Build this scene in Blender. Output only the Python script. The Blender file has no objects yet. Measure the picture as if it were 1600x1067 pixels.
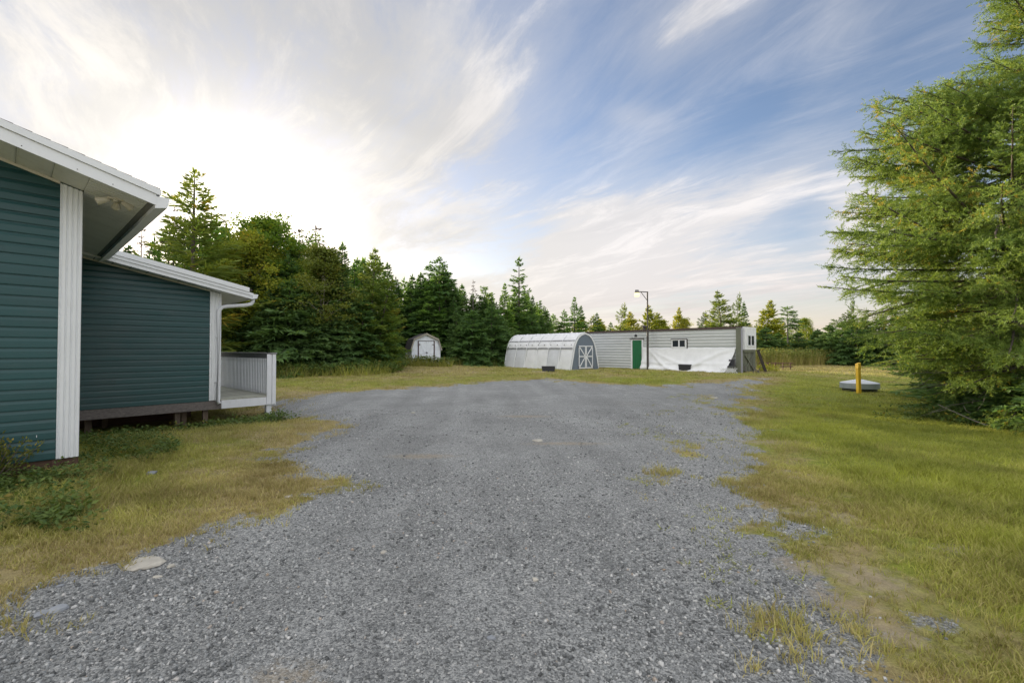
import bpy, math, random
import numpy as np
from mathutils import Vector, Matrix

rnd = random.Random(7)
rng = np.random.default_rng(7)
scene = bpy.context.scene
COL = scene.collection
R = math.radians

# ------------------------------------------------------------------ camera, sky, sun
F = 711.0            # focal length in photo pixels (photo is 1600 wide)
EYE = 1.6
YH = 546.0           # horizon row
cam_d = bpy.data.cameras.new('camera')
cam_d.sensor_width = 36.0
cam_d.lens = F / 1600 * 36
cam_d.clip_start = 0.05
cam_d.clip_end = 2000
cam = bpy.data.objects.new('camera', cam_d)
COL.objects.link(cam)
cam.location = (0, 0, EYE)
cam.rotation_euler = (R(90) + math.atan((YH - 533.5) / F), 0, 0)
scene.camera = cam

SUN_AZ, SUN_EL = R(-31), R(11)      # azimuth clockwise from +Y
BG = 0.12
EXPO = 0.9
world = bpy.data.worlds.new('World')
scene.world = world
world.use_nodes = True


class Nodes:
    """small helper to write node trees as expressions"""
    def __init__(s, tree):
        s.t = tree
        tree.nodes.clear()

    def new(s, typ, **kw):
        n = s.t.nodes.new(typ)
        for k, v in kw.items():
            setattr(n, k, v)
        return n

    def put(s, sock, v):
        if isinstance(v, bpy.types.NodeSocket):
            s.t.links.new(v, sock)
        else:
            if sock.type == 'RGBA' and len(v) == 3:
                v = (*v, 1)
            sock.default_value = v

    def m(s, op, a, b=0.0, c=0.0, clamp=False):
        n = s.new('ShaderNodeMath', operation=op, use_clamp=clamp)
        s.put(n.inputs[0], a); s.put(n.inputs[1], b); s.put(n.inputs[2], c)
        return n.outputs[0]

    def add(s, a, b): return s.m('ADD', a, b)
    def sub(s, a, b): return s.m('SUBTRACT', a, b)
    def mul(s, a, b): return s.m('MULTIPLY', a, b)
    def div(s, a, b): return s.m('DIVIDE', a, b)

    def smooth(s, x, lo, hi, tolo=0.0, tohi=1.0):
        n = s.new('ShaderNodeMapRange', interpolation_type='SMOOTHSTEP')
        s.put(n.inputs[0], x)
        for i, v in enumerate((lo, hi, tolo, tohi)):
            s.put(n.inputs[i + 1], v)
        return n.outputs[0]

    def lin(s, x, lo, hi, tolo=0.0, tohi=1.0):
        n = s.new('ShaderNodeMapRange')
        s.put(n.inputs[0], x)
        for i, v in enumerate((lo, hi, tolo, tohi)):
            s.put(n.inputs[i + 1], v)
        return n.outputs[0]

    def mix(s, f, a, b, mode='MIX'):
        n = s.new('ShaderNodeMix', data_type='RGBA', blend_type=mode)
        s.put(n.inputs[0], f); s.put(n.inputs[6], a); s.put(n.inputs[7], b)
        return n.outputs[2]

    def xyz(s, x, y, z=0.0):
        n = s.new('ShaderNodeCombineXYZ')
        s.put(n.inputs[0], x); s.put(n.inputs[1], y); s.put(n.inputs[2], z)
        return n.outputs[0]

    def noise(s, vec, scale=1.0, detail=4.0, rough=0.5, dist=0.0, color=False):
        n = s.new('ShaderNodeTexNoise')
        if vec is not None:
            s.put(n.inputs['Vector'], vec)
        s.put(n.inputs['Scale'], scale); s.put(n.inputs['Detail'], detail)
        s.put(n.inputs['Roughness'], rough); s.put(n.inputs['Distortion'], dist)
        return n.outputs['Color' if color else 'Fac']

    def vor(s, vec, scale, feature='F1', out='Distance'):
        n = s.new('ShaderNodeTexVoronoi', feature=feature)
        if vec is not None:
            s.put(n.inputs['Vector'], vec)
        s.put(n.inputs['Scale'], scale)
        return n.outputs[out]

    def ramp(s, f, stops):
        n = s.new('ShaderNodeValToRGB')
        e = n.color_ramp.elements
        while len(e) < len(stops):
            e.new(0.5)
        for el, (p, c) in zip(e, stops):
            el.position = p
            el.color = (*c, 1)
        s.put(n.inputs[0], f)
        return n.outputs[0]

    def attr(s, name):
        return s.new('ShaderNodeAttribute', attribute_name=name).outputs['Fac']

    def bump(s, h, strength, dist):
        n = s.new('ShaderNodeBump')
        s.put(n.inputs['Height'], h)
        s.put(n.inputs['Strength'], strength); s.put(n.inputs['Distance'], dist)
        return n.outputs[0]


def build_sky():
    g = Nodes(world.node_tree)
    out = g.new('ShaderNodeOutputWorld')
    bg = g.new('ShaderNodeBackground')
    bg.inputs[1].default_value = BG
    g.t.links.new(bg.outputs[0], out.inputs[0])
    sky = g.new('ShaderNodeTexSky', sky_type='NISHITA')
    sky.sun_disc = False
    sky.sun_elevation = SUN_EL
    sky.sun_rotation = SUN_AZ
    sky.altitude = 50
    sky.air_density = 1.0
    sky.dust_density = 0.6
    sky.ozone_density = 2.5
    tc = g.new('ShaderNodeTexCoord')
    d = tc.outputs['Generated']
    sep = g.new('ShaderNodeSeparateXYZ')
    g.put(sep.inputs[0], d)
    x, y, z = sep.outputs
    az = g.m('ARCTAN2', x, y)
    el = g.m('ARCSINE', z)
    # a high sheet of cirrus: coordinates on a plane overhead
    zc = g.add(g.m('MAXIMUM', z, 0.0), 0.10)
    px, py = g.div(x, zc), g.div(y, zc)
    w1 = g.noise(g.xyz(px, py, 2.0), 0.55, 3, 0.5, 0.0, True)
    ws = g.new('ShaderNodeSeparateColor'); g.put(ws.inputs[0], w1)
    px = g.add(px, g.mul(g.sub(ws.outputs[0], .5), 0.55))
    py = g.add(py, g.mul(g.sub(ws.outputs[1], .5), 0.55))
    ca, sa = math.cos(R(-36)), math.sin(R(-36))
    along = g.add(g.mul(px, sa), g.mul(py, ca))
    perp = g.sub(g.mul(px, ca), g.mul(py, sa))
    n1 = g.noise(g.xyz(g.mul(perp, 1.0), g.mul(along, 0.55), 3.1), 1.1, 12, 0.64, 0.35)
    n2 = g.noise(g.xyz(g.mul(perp, 0.55), g.mul(along, 0.35), 9.4), 1.0, 5, 0.55, 0.4)
    n3 = g.noise(g.xyz(g.mul(perp, 3.2), g.mul(along, 0.9), 1.7), 1.4, 12, 0.70, 0.45)
    dens = g.add(g.add(g.mul(g.sub(n1, .5), 1.05), g.mul(g.sub(n2, .5), 0.5)), g.mul(g.sub(n3, .5), 0.55))
    dens = g.add(dens, 0.55)
    sx = math.sin(SUN_AZ) * math.cos(SUN_EL); sy = math.cos(SUN_AZ) * math.cos(SUN_EL); sz = math.sin(SUN_EL)
    dot = g.add(g.add(g.mul(x, sx), g.mul(y, sy)), g.mul(z, sz))
    ang = g.m('ARCCOSINE', g.m('MINIMUM', g.m('MAXIMUM', dot, -1.0), 1.0))

    def gauss(a0, e0, wa, we, rot, amp):
        da = g.sub(az, R(a0)); de = g.sub(el, R(e0))
        c, s_ = math.cos(R(rot)), math.sin(R(rot))
        ua = g.div(g.add(g.mul(da, c), g.mul(de, s_)), R(wa))
        ub = g.div(g.sub(g.mul(de, c), g.mul(da, s_)), R(we))
        q = g.add(g.mul(ua, ua), g.mul(ub, ub))
        return g.mul(g.m('EXPONENT', g.mul(q, -1.0)), amp)

    # unseen cloud added overhead and behind, brighter than ahead, to fill the shade
    fill_veil = g.m('MAXIMUM', g.smooth(el, R(38), R(70)), g.smooth(g.m('ABSOLUTE', az), R(55), R(110)))
    bias = g.add(g.smooth(az, R(18), R(-30), 0.0, 0.22), g.mul(fill_veil, 0.30))
    for p in CLOUDS:
        bias = g.add(bias, gauss(*p))
    q = g.add(dens, bias)
    cov = g.smooth(q, 0.52, 0.98)
    haze_ = g.smooth(q, 0.26, 0.80, 0.0, 0.42)          # thin milky cirrus between the wisps
    cov = g.m('MAXIMUM', cov, haze_)
    clear = g.mix(1.0, sky.outputs[0], SKY_GAIN, 'MULTIPLY')
    hz = g.m('EXPONENT', g.mul(g.m('MAXIMUM', el, 0.0), -1 / R(6.5)))
    W = 1.10 * 2 ** -EXPO / BG                                   # brings a radiance read off the photo to the background's scale
    low = g.mix(g.smooth(ang, R(15), R(55)), (1.0, 0.90, 0.76), (0.80, 0.67, 0.585))
    low = g.mix(1.0, low, (W, W, W), 'MULTIPLY')
    # cirrus: glowing where the low sun shines through it, paler grey away from it
    cc = g.mix(fill_veil, g.mix(g.smooth(ang, R(16), R(46)), CIRRUS_NEAR, CIRRUS), FILL_VEIL)
    glow = g.m('EXPONENT', g.mul(ang, -1 / R(GLOW_W)))
    halo = g.m('EXPONENT', g.mul(g.mul(ang, ang), -1 / R(30) ** 2))
    core = g.m('EXPONENT', g.mul(ang, -1 / R(3.0)))
    for f_, c_ in ((glow, GLOW), (core, CORE), (halo, (0.10, 0.093, 0.08))):
        cc = g.mix(1.0, cc, g.mix(1.0, c_, g.xyz(f_, f_, f_), 'MULTIPLY'), 'ADD')
    thick = g.smooth(n2, 0.42, 0.60)
    cc = g.mix(g.mul(thick, 0.7), cc, g.mix(1.0, cc, (0.66, 0.68, 0.72), 'MULTIPLY'))
    cc = g.mix(g.mul(g.smooth(n3, .46, .66), .6), cc, g.mix(1.0, cc, (1.32, 1.29, 1.26), 'MULTIPLY'))
    cc = g.mix(1.0, cc, (W, W, W), 'MULTIPLY')
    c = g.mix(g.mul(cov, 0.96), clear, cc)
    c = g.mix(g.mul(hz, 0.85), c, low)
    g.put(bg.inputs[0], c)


SKY_GAIN = (0.98, 0.86, 0.85)
CIRRUS = (0.76, 0.745, 0.75)
CIRRUS_NEAR = (0.62, 0.60, 0.57)
FILL_VEIL = (1.34, 1.34, 1.35)  # radiance of the unseen sky, raised as fill light
GLOW = (2.9, 2.7, 2.35)
GLOW_W = 6.6
CORE = (7.0, 6.2, 4.8)
# patches of cirrus: azimuth, elevation, width, height, tilt (degrees), amount
CLOUDS = [
    (19, 14, 12, 5.0, 20, 0.46),      # the large feathered bank
    (7, 12, 10, 5, 40, 0.32),
    (31, 17.5, 6, 2.6, 24, 0.20),
    (18, 7, 34, 3.6, 4, 0.36),
    (36, 30, 5, 3.2, 50, 0.22),
    (14.8, 26.5, 3.6, 1.3, -14, 0.24),  # small curl
    (23, 34.5, 8, 3.0, 10, 0.30),       # bright patch at the top
    (37.5, 14, 4.5, 3.4, 10, 0.45),
    (-16, 29, 13, 12, 0, 0.16),
    (0, 22, 10, 10, 0, 0.12),
    (-8, 13, 12, 6, 0, 0.14),
    (12, 31, 8, 6, 0, -0.06),
    (28, 24.5, 9, 2.6, 22, -0.14),
    (33, 12.5, 3.0, 2.6, 0, -0.30),
]
build_sky()

sun_d = bpy.data.lights.new('sun', 'SUN')
sun_d.energy = 4.5
sun_d.angle = R(0.6)
sun_d.color = (1.0, 0.85, 0.64)
sun = bpy.data.objects.new('sun', sun_d)
COL.objects.link(sun)
sdir = Vector((math.sin(SUN_AZ) * math.cos(SUN_EL), math.cos(SUN_AZ) * math.cos(SUN_EL), math.sin(SUN_EL)))
sun.rotation_euler = sdir.to_track_quat('Z', 'Y').to_euler()
sun.location = sdir * 60

vs = scene.view_settings
vs.view_transform = 'Standard'
vs.look = 'None'
vs.gamma = 1.0
vs.use_curve_mapping = False
vs.exposure = EXPO
scene.cycles.max_bounces = 8
scene.cycles.transparent_max_bounces = 8
scene.cycles.use_denoising = True
scene.cycles.denoising_prefilter = 'ACCURATE'
scene.cycles.denoising_input_passes = 'RGB_ALBEDO_NORMAL'
scene.cycles.use_light_tree = False
scene.cycles.use_adaptive_sampling = False
world.cycles.sampling_method = 'MANUAL'
world.cycles.sample_map_resolution = 1024

# ------------------------------------------------------------------ helpers
def U(px, D):
    """world x of photo column px at distance D"""
    return (px - 800) / F * D


def Zr(py, D):
    """world z of photo row py at distance D"""
    return EYE + (YH - py) / F * D


def tag(o, label=None, cat=None, group=None, kind=None):
    if label: o['label'] = label
    if cat: o['category'] = cat
    if group: o['group'] = group
    if kind: o['kind'] = kind
    return o


def empty(name, loc=(0, 0, 0), rz=0.0):
    o = bpy.data.objects.new(name, None)
    o.empty_display_size = 0.2
    COL.objects.link(o)
    o.location = loc
    o.rotation_euler = (0, 0, rz)
    return o


def thing(name, label, cat, loc=(0, 0, 0), rz=0.0, group=None):
    return tag(empty(name, loc, rz), label, cat, group)


def link_mesh(name, me, parent=None, loc=None, rot=None, scale=None):
    o = bpy.data.objects.new(name, me)
    COL.objects.link(o)
    if parent is not None: o.parent = parent
    if loc is not None: o.location = loc
    if rot is not None: o.rotation_euler = rot
    if scale is not None: o.scale = scale
    return o


class MB:
    def __init__(s):
        s.v = []; s.f = []

    def poly(s, pts):
        i = len(s.v)
        s.v += [tuple(p) for p in pts]
        s.f.append(tuple(range(i, i + len(pts))))
        return s

    def box(s, x0, x1, y0, y1, z0, z1):
        i = len(s.v)
        s.v += [(x0, y0, z0), (x1, y0, z0), (x1, y1, z0), (x0, y1, z0), (x0, y0, z1), (x1, y0, z1), (x1, y1, z1), (x0, y1, z1)]
        s.f += [tuple(i + k for k in q) for q in ((3, 2, 1, 0), (4, 5, 6, 7), (0, 1, 5, 4), (1, 2, 6, 5), (2, 3, 7, 6), (3, 0, 4, 7))]
        return s

    def bevbox(s, x0, x1, y0, y1, z0, z1, b=0.006):
        """box with chamfered edges"""
        import bmesh
        bm = bmesh.new()
        bmesh.ops.create_cube(bm, size=1.0)
        for v in bm.verts:
            v.co = Vector((x0 + (v.co.x + .5) * (x1 - x0), y0 + (v.co.y + .5) * (y1 - y0), z0 + (v.co.z + .5) * (z1 - z0)))
        bmesh.ops.bevel(bm, geom=bm.edges[:], offset=b, segments=1, affect='EDGES')
        i = len(s.v)
        bm.verts.index_update()
        s.v += [tuple(v.co) for v in bm.verts]
        s.f += [tuple(i + v.index for v in f.verts) for f in bm.faces]
        bm.free()
        return s

    def hexa(s, p):
        """8 corners: bottom 0-3, top 4-7"""
        i = len(s.v)
        s.v += [tuple(q) for q in p]
        s.f += [tuple(i + k for k in q) for q in ((3, 2, 1, 0), (4, 5, 6, 7), (0, 1, 5, 4), (1, 2, 6, 5), (2, 3, 7, 6), (3, 0, 4, 7))]
        return s

    def beam(s, a, b, w, t, up=(0, 0, 1)):
        a, b = Vector(a), Vector(b)
        d = (b - a).normalized()
        sd = d.cross(Vector(up))
        if sd.length < 1e-4: sd = d.cross(Vector((0, 1, 0)))
        sd.normalize()
        n = sd.cross(d)
        c = []
        for p in (a, b):
            c += [p - sd * w / 2 - n * t / 2, p + sd * w / 2 - n * t / 2, p + sd * w / 2 + n * t / 2, p - sd * w / 2 + n * t / 2]
        return s.hexa(c)

    def tube(s, pts, rad, seg=8, cap=True):
        pts = [Vector(p) for p in pts]
        if not hasattr(rad, '__len__'): rad = [rad] * len(pts)
        i0 = len(s.v)
        for k, p in enumerate(pts):
            d = (pts[min(k + 1, len(pts) - 1)] - pts[max(k - 1, 0)]).normalized()
            a = d.cross(Vector((0, 0, 1)))
            if a.length < 1e-3: a = Vector((1, 0, 0))
            a.normalize()
            b = d.cross(a)
            for j in range(seg):
                t = 2 * math.pi * j / seg
                s.v.append(tuple(p + (a * math.cos(t) + b * math.sin(t)) * rad[k]))
        for k in range(len(pts) - 1):
            for j in range(seg):
                q = i0 + k * seg
                s.f.append((q + j, q + (j + 1) % seg, q + seg + (j + 1) % seg, q + seg + j))
        if cap:
            s.f.append(tuple(i0 + j for j in range(seg))[::-1])
            s.f.append(tuple(i0 + (len(pts) - 1) * seg + j for j in range(seg)))
        return s

    def lathe(s, prof, seg=32, c=(0, 0, 0)):
        i0 = len(s.v)
        for r, z in prof:
            for j in range(seg):
                t = 2 * math.pi * j / seg
                s.v.append((c[0] + r * math.cos(t), c[1] + r * math.sin(t), c[2] + z))
        for k in range(len(prof) - 1):
            for j in range(seg):
                q = i0 + k * seg
                s.f.append((q + j, q + (j + 1) % seg, q + seg + (j + 1) % seg, q + seg + j))
        s.f.append(tuple(i0 + j for j in range(seg))[::-1])
        s.f.append(tuple(i0 + (len(prof) - 1) * seg + j for j in range(seg)))
        return s

    def extrude_y(s, prof, y0, y1):
        """closed x,z profile (counter-clockwise seen from -y) pushed along y"""
        n = len(prof); i = len(s.v)
        s.v += [(x, y0, z) for x, z in prof] + [(x, y1, z) for x, z in prof]
        s.f.append(tuple(range(i, i + n)))
        s.f.append(tuple(range(i + 2 * n - 1, i + n - 1, -1)))
        for k in range(n):
            s.f.append((i + k, i + n + k, i + n + (k + 1) % n, i + (k + 1) % n))
        return s

    def extrude_x(s, prof, x0, x1, x1top=None):
        n = len(prof); i = len(s.v)
        zlo = min(p[1] for p in prof); zhi = max(p[1] for p in prof)
        def xe(z):
            return x1 if x1top is None else x1 + (x1top - x1) * (z - zlo) / (zhi - zlo)
        s.v += [(x0, y, z) for y, z in prof] + [(xe(z), y, z) for y, z in prof]
        s.f.append(tuple(range(i + n - 1, i - 1, -1)))
        s.f.append(tuple(range(i + n, i + 2 * n)))
        for k in range(n):
            s.f.append((i + k, i + (k + 1) % n, i + n + (k + 1) % n, i + n + k))
        return s

    def mesh(s, name, mat, smooth=False):
        me = bpy.data.meshes.new(name)
        me.from_pydata(s.v, [], s.f)
        me.validate()
        import bmesh
        bm = bmesh.new(); bm.from_mesh(me)
        bmesh.ops.recalc_face_normals(bm, faces=bm.faces[:])
        bm.to_mesh(me); bm.free()
        me.materials.append(mat)
        if smooth:
            me.shade_smooth()
        return me

    def build(s, name, mat, parent=None, smooth=False, loc=None, rot=None):
        return link_mesh(name, s.mesh(name, mat, smooth), parent, loc, rot)


def np_mesh(name, V, faces, mat, attrs=None, smooth=False):
    """V (n,3); faces (m,k) int array of equal-size polygons"""
    me = bpy.data.meshes.new(name)
    V = np.ascontiguousarray(V, dtype=np.float32)
    faces = np.ascontiguousarray(faces, dtype=np.int32)
    m, k = faces.shape
    me.vertices.add(len(V)); me.vertices.foreach_set('co', V.ravel())
    me.loops.add(m * k); me.loops.foreach_set('vertex_index', faces.ravel())
    me.polygons.add(m)
    me.polygons.foreach_set('loop_start', np.arange(0, m * k, k, dtype=np.int32))
    if smooth:
        me.polygons.foreach_set('use_smooth', np.ones(m, dtype=bool))
    me.update(calc_edges=True)
    for nm, a in (attrs or {}).items():
        at = me.attributes.new(nm, 'FLOAT', 'POINT')
        at.data.foreach_set('value', np.ascontiguousarray(a, dtype=np.float32))
    me.materials.append(mat)
    return me


def sstep(a, b, x):
    t = np.clip((x - a) / (b - a), 0, 1)
    return t * t * (3 - 2 * t)


def _hash(ix, iy, seed):
    n = (ix.astype(np.int64) * 374761393 + iy.astype(np.int64) * 668265263 + seed * 974711) & 0x7fffffff
    n = ((n ^ (n >> 13)) * 1274126177) & 0x7fffffff
    return ((n ^ (n >> 16)) & 0xffff) / 65535.0


def vnoise(x, y, seed=0):
    x = np.asarray(x, float); y = np.asarray(y, float)
    ix, iy = np.floor(x), np.floor(y)
    fx, fy = x - ix, y - iy
    fx = fx * fx * (3 - 2 * fx); fy = fy * fy * (3 - 2 * fy)
    a = _hash(ix, iy, seed); b = _hash(ix + 1, iy, seed); c = _hash(ix, iy + 1, seed); d = _hash(ix + 1, iy + 1, seed)
    return (a * (1 - fx) + b * fx) * (1 - fy) + (c * (1 - fx) + d * fx) * fy


def fbm(x, y, seed=0, octv=4):
    s = 0; a = 0.5; t = 0
    for o in range(octv):
        s = s + a * vnoise(x * 2 ** o, y * 2 ** o, seed + o); t += a; a *= 0.55
    return s / t


# ------------------------------------------------------------------ materials
MATS = {}


def mat_new(name):
    m = bpy.data.materials.new(name)
    m.use_nodes = True
    MATS[name] = m
    g = Nodes(m.node_tree)
    out = g.new('ShaderNodeOutputMaterial')
    p = g.new('ShaderNodeBsdfPrincipled')
    g.t.links.new(p.outputs[0], out.inputs[0])
    g.p, g.out = p, out
    return m, g


def objpos(g):
    return g.new('ShaderNodeTexCoord').outputs['Object']


def paint(name, col, rough=0.5, var=0.08, scale=3.0, dirt=None, dirt_amt=0.3, stretch=(1, 1, 1), bump=0.0, bscale=40, metallic=0.0):
    m, g = mat_new(name)
    mp = g.new('ShaderNodeMapping')
    g.put(mp.inputs[0], objpos(g)); mp.inputs['Scale'].default_value = stretch
    v = mp.outputs[0]
    rn = g.new('ShaderNodeObjectInfo').outputs['Random']
    n = g.noise(v, scale, 6, 0.6)
    k = g.add(g.lin(n, 0.3, 0.7, 1 - var, 1 + var), g.lin(rn, 0, 1, -var * .8, var * .8))
    c = g.mix(1.0, col, g.xyz(k, k, k), 'MULTIPLY')
    if dirt:
        dn = g.smooth(g.noise(v, scale * 1.7, 8, 0.7), 0.5, 0.78)
        c = g.mix(g.mul(dn, dirt_amt), c, dirt)
    g.put(g.p.inputs['Base Color'], c)
    g.put(g.p.inputs['Roughness'], g.lin(n, 0.3, 0.7, rough - .08, rough + .08))
    g.p.inputs['Metallic'].default_value = metallic
    if bump:
        g.put(g.p.inputs['Normal'], g.bump(g.noise(v, bscale, 4, 0.6), 0.5, bump))
    return m


paint('teal_vinyl', (0.012, 0.068, 0.070), 0.42, 0.10, 2.0, (0.07, 0.10, 0.10), 0.25, (1, 1, 3), 0.0015, 60)
paint('white_vinyl', (0.82, 0.835, 0.85), 0.45, 0.03, 4.0, (0.58, 0.56, 0.52), 0.15, (1, 1, .4))
paint('soffit_vinyl', (0.80, 0.80, 0.77), 0.5, 0.05, 3.0, (0.40, 0.38, 0.33), 0.3)
paint('cream_trim', (0.66, 0.62, 0.52), 0.5, 0.05, 4.0)
paint('shingle', (0.10, 0.085, 0.075), 0.9, 0.25, 14.0, (0.17, 0.13, 0.09), 0.5, (1, 1, 1), 0.006, 80)
paint('osb', (0.155, 0.135, 0.125), 0.85, 0.35, 16.0, (0.30, 0.28, 0.26), 0.55, (1, 1, 2), 0.003, 50)
paint('old_wood', (0.145, 0.105, 0.075), 0.85, 0.3, 7.0, (0.25, 0.22, 0.19), 0.5, (1, 1, .25), 0.004, 30)
paint('brown_wood', (0.105, 0.058, 0.04), 0.8, 0.3, 6.0, (0.17, 0.12, 0.09), 0.4, (.3, 1, 1), 0.004, 30)
paint('white_paint', (0.81, 0.82, 0.85), 0.55, 0.05, 6.0, (0.42, 0.40, 0.37), 0.35, (1, 1, .4), 0.0015, 40)
paint('rail_grey', (0.23, 0.225, 0.23), 0.7, 0.15, 8.0, (0.36, 0.35, 0.34), 0.4)
paint('deck_board', (0.36, 0.36, 0.30), 0.8, 0.2, 8.0, (0.22, 0.21, 0.17), 0.5, (1, .2, 1))
paint('lamp_plastic', (0.60, 0.56, 0.45), 0.4, 0.08, 20.0, (0.32, 0.22, 0.12), 0.4)
paint('dark_metal', (0.055, 0.048, 0.045), 0.55, 0.2, 8.0, (0.12, 0.07, 0.05), 0.4)
paint('dark_plastic', (0.028, 0.03, 0.038), 0.5, 0.15, 6.0, (0.08, 0.08, 0.08), 0.3)
paint('green_plastic', (0.012, 0.045, 0.032), 0.45, 0.1, 6.0)
paint('green_door', (0.012, 0.155, 0.055), 0.5, 0.10, 4.0, (0.02, 0.10, 0.045), 0.5, (3, 1, .4))
paint('trailer_metal', (0.52, 0.545, 0.55), 0.38, 0.08, 1.6, (0.30, 0.31, 0.32), 0.45, (.5, 1, 4), 0.0, 40, 0.25)
paint('trailer_ridge', (0.78, 0.79, 0.79), 0.4, 0.07, 4.0, (0.40, 0.38, 0.36), 0.3, (.5, 1, 1))
paint('trailer_roof', (0.085, 0.06, 0.055), 0.8, 0.25, 3.0, (0.22, 0.16, 0.15), 0.3)
paint('weathered', (0.155, 0.165, 0.125), 0.85, 0.25, 5.0, (0.28, 0.29, 0.24), 0.5, (1, 1, .2), 0.004, 30)
paint('weather_dark', (0.06, 0.05, 0.045), 0.85, 0.25, 5.0)
paint('frame_grey', (0.36, 0.36, 0.42), 0.5, 0.1, 5.0)
paint('shed_white', (0.84, 0.88, 0.95), 0.6, 0.06, 5.0, (0.40, 0.38, 0.36), 0.35, (1, 1, .5))
paint('shed_trim', (0.36, 0.33, 0.27), 0.7, 0.15, 6.0)
paint('purple_brown', (0.085, 0.045, 0.05), 0.6, 0.15, 6.0)
paint('barn_roof', (0.05, 0.043, 0.047), 0.85, 0.3, 7.0, (0.11, 0.09, 0.09), 0.4)
paint('hall_grey', (0.155, 0.19, 0.235), 0.6, 0.08, 2.0, (0.20, 0.23, 0.26), 0.4)
paint('lid_grey', (0.62, 0.64, 0.68), 0.55, 0.06, 5.0, (0.30, 0.31, 0.31), 0.4)
paint('lid_side', (0.30, 0.34, 0.37), 0.55, 0.08, 5.0, (0.13, 0.15, 0.15), 0.4)
paint('yellow_paint', (0.72, 0.46, 0.028), 0.5, 0.07, 8.0, (0.48, 0.30, 0.06), 0.5, (1, 1, .4))
paint('rock_pale', (0.46, 0.43, 0.37), 0.85, 0.18, 14.0, (0.26, 0.25, 0.23), 0.6, (1, 1, 1), 0.006, 50)
paint('rock_grey', (0.27, 0.285, 0.31), 0.85, 0.2, 14.0, (0.17, 0.175, 0.18), 0.6, (1, 1, 1), 0.006, 50)
paint('pale_wood', (0.52, 0.45, 0.33), 0.75, 0.1, 8.0)
paint('bark', (0.13, 0.105, 0.085), 0.95, 0.35, 10.0, (0.17, 0.155, 0.14), 0.5, (1, 1, .25), 0.01, 30)
paint('bark_grey', (0.16, 0.145, 0.13), 0.95, 0.3, 10.0, (0.27, 0.26, 0.24), 0.6, (1, 1, .25), 0.01, 30)
paint('bark_birch', (0.56, 0.50, 0.42), 0.8, 0.15, 8.0, (0.11, 0.085, 0.07), 0.55, (1, 1, 3), 0.004, 30)


def glass(name, col=(0.02, 0.03, 0.035)):
    m, g = mat_new(name)
    g.p.inputs['Base Color'].default_value = (*col, 1)
    g.p.inputs['Roughness'].default_value = 0.08
    g.p.inputs['Specular IOR Level'].default_value = 0.4
    return m


glass('dark_glass', (0.018, 0.026, 0.036))


def fabric(name, col, trans, fold=0.0):
    m, g = mat_new(name)
    n = g.noise(objpos(g), 2.5, 6, 0.6)
    k = g.lin(n, 0.3, 0.7, 0.93, 1.05)
    c = g.mix(1.0, col, g.xyz(k, k, k), 'MULTIPLY')
    g.put(g.p.inputs['Base Color'], c)
    g.p.inputs['Roughness'].default_value = 0.5
    tr = g.new('ShaderNodeBsdfTranslucent')
    g.put(tr.inputs[0], c)
    mx = g.new('ShaderNodeMixShader')
    mx.inputs[0].default_value = trans
    g.t.links.new(g.p.outputs[0], mx.inputs[1]); g.t.links.new(tr.outputs[0], mx.inputs[2])
    g.t.links.new(mx.outputs[0], g.out.inputs[0])
    if fold:
        w = g.noise(objpos(g), 9, 5, 0.6, 1.2)
        g.put(g.p.inputs['Normal'], g.bump(w, 0.6, fold))
    return m


fabric('tarp_white', (0.90, 0.91, 0.92), 0.12, 0.006)
fabric('poly_white', (0.87, 0.88, 0.90), 0.10, 0.03)
fabric('poly_grey', (0.72, 0.74, 0.78), 0.10, 0.03)

m, g = mat_new('lamp_lit')
g.p.inputs['Base Color'].default_value = (0.9, 0.7, 0.3, 1)
g.p.inputs['Emission Color'].default_value = (1.0, 0.62, 0.16, 1)
g.p.inputs['Emission Strength'].default_value = 2.2


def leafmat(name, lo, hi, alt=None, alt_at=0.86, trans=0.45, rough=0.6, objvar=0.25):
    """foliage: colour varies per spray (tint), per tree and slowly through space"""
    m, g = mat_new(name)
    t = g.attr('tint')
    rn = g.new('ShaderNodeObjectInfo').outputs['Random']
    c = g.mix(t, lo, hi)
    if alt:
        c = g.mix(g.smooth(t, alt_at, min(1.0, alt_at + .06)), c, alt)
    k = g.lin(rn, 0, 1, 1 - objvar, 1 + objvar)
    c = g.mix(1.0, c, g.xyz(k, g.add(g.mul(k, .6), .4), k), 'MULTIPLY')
    g.put(g.p.inputs['Base Color'], c)
    g.p.inputs['Roughness'].default_value = rough
    g.p.inputs['Specular IOR Level'].default_value = 0.25
    tr = g.new('ShaderNodeBsdfTranslucent')
    g.put(tr.inputs[0], g.mix(1.0, c, (1.35, 1.25, .7), 'MULTIPLY'))
    mx = g.new('ShaderNodeMixShader')
    mx.inputs[0].default_value = trans
    g.t.links.new(g.p.outputs[0], mx.inputs[1]); g.t.links.new(tr.outputs[0], mx.inputs[2])
    g.t.links.new(mx.outputs[0], g.out.inputs[0])
    return m


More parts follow.
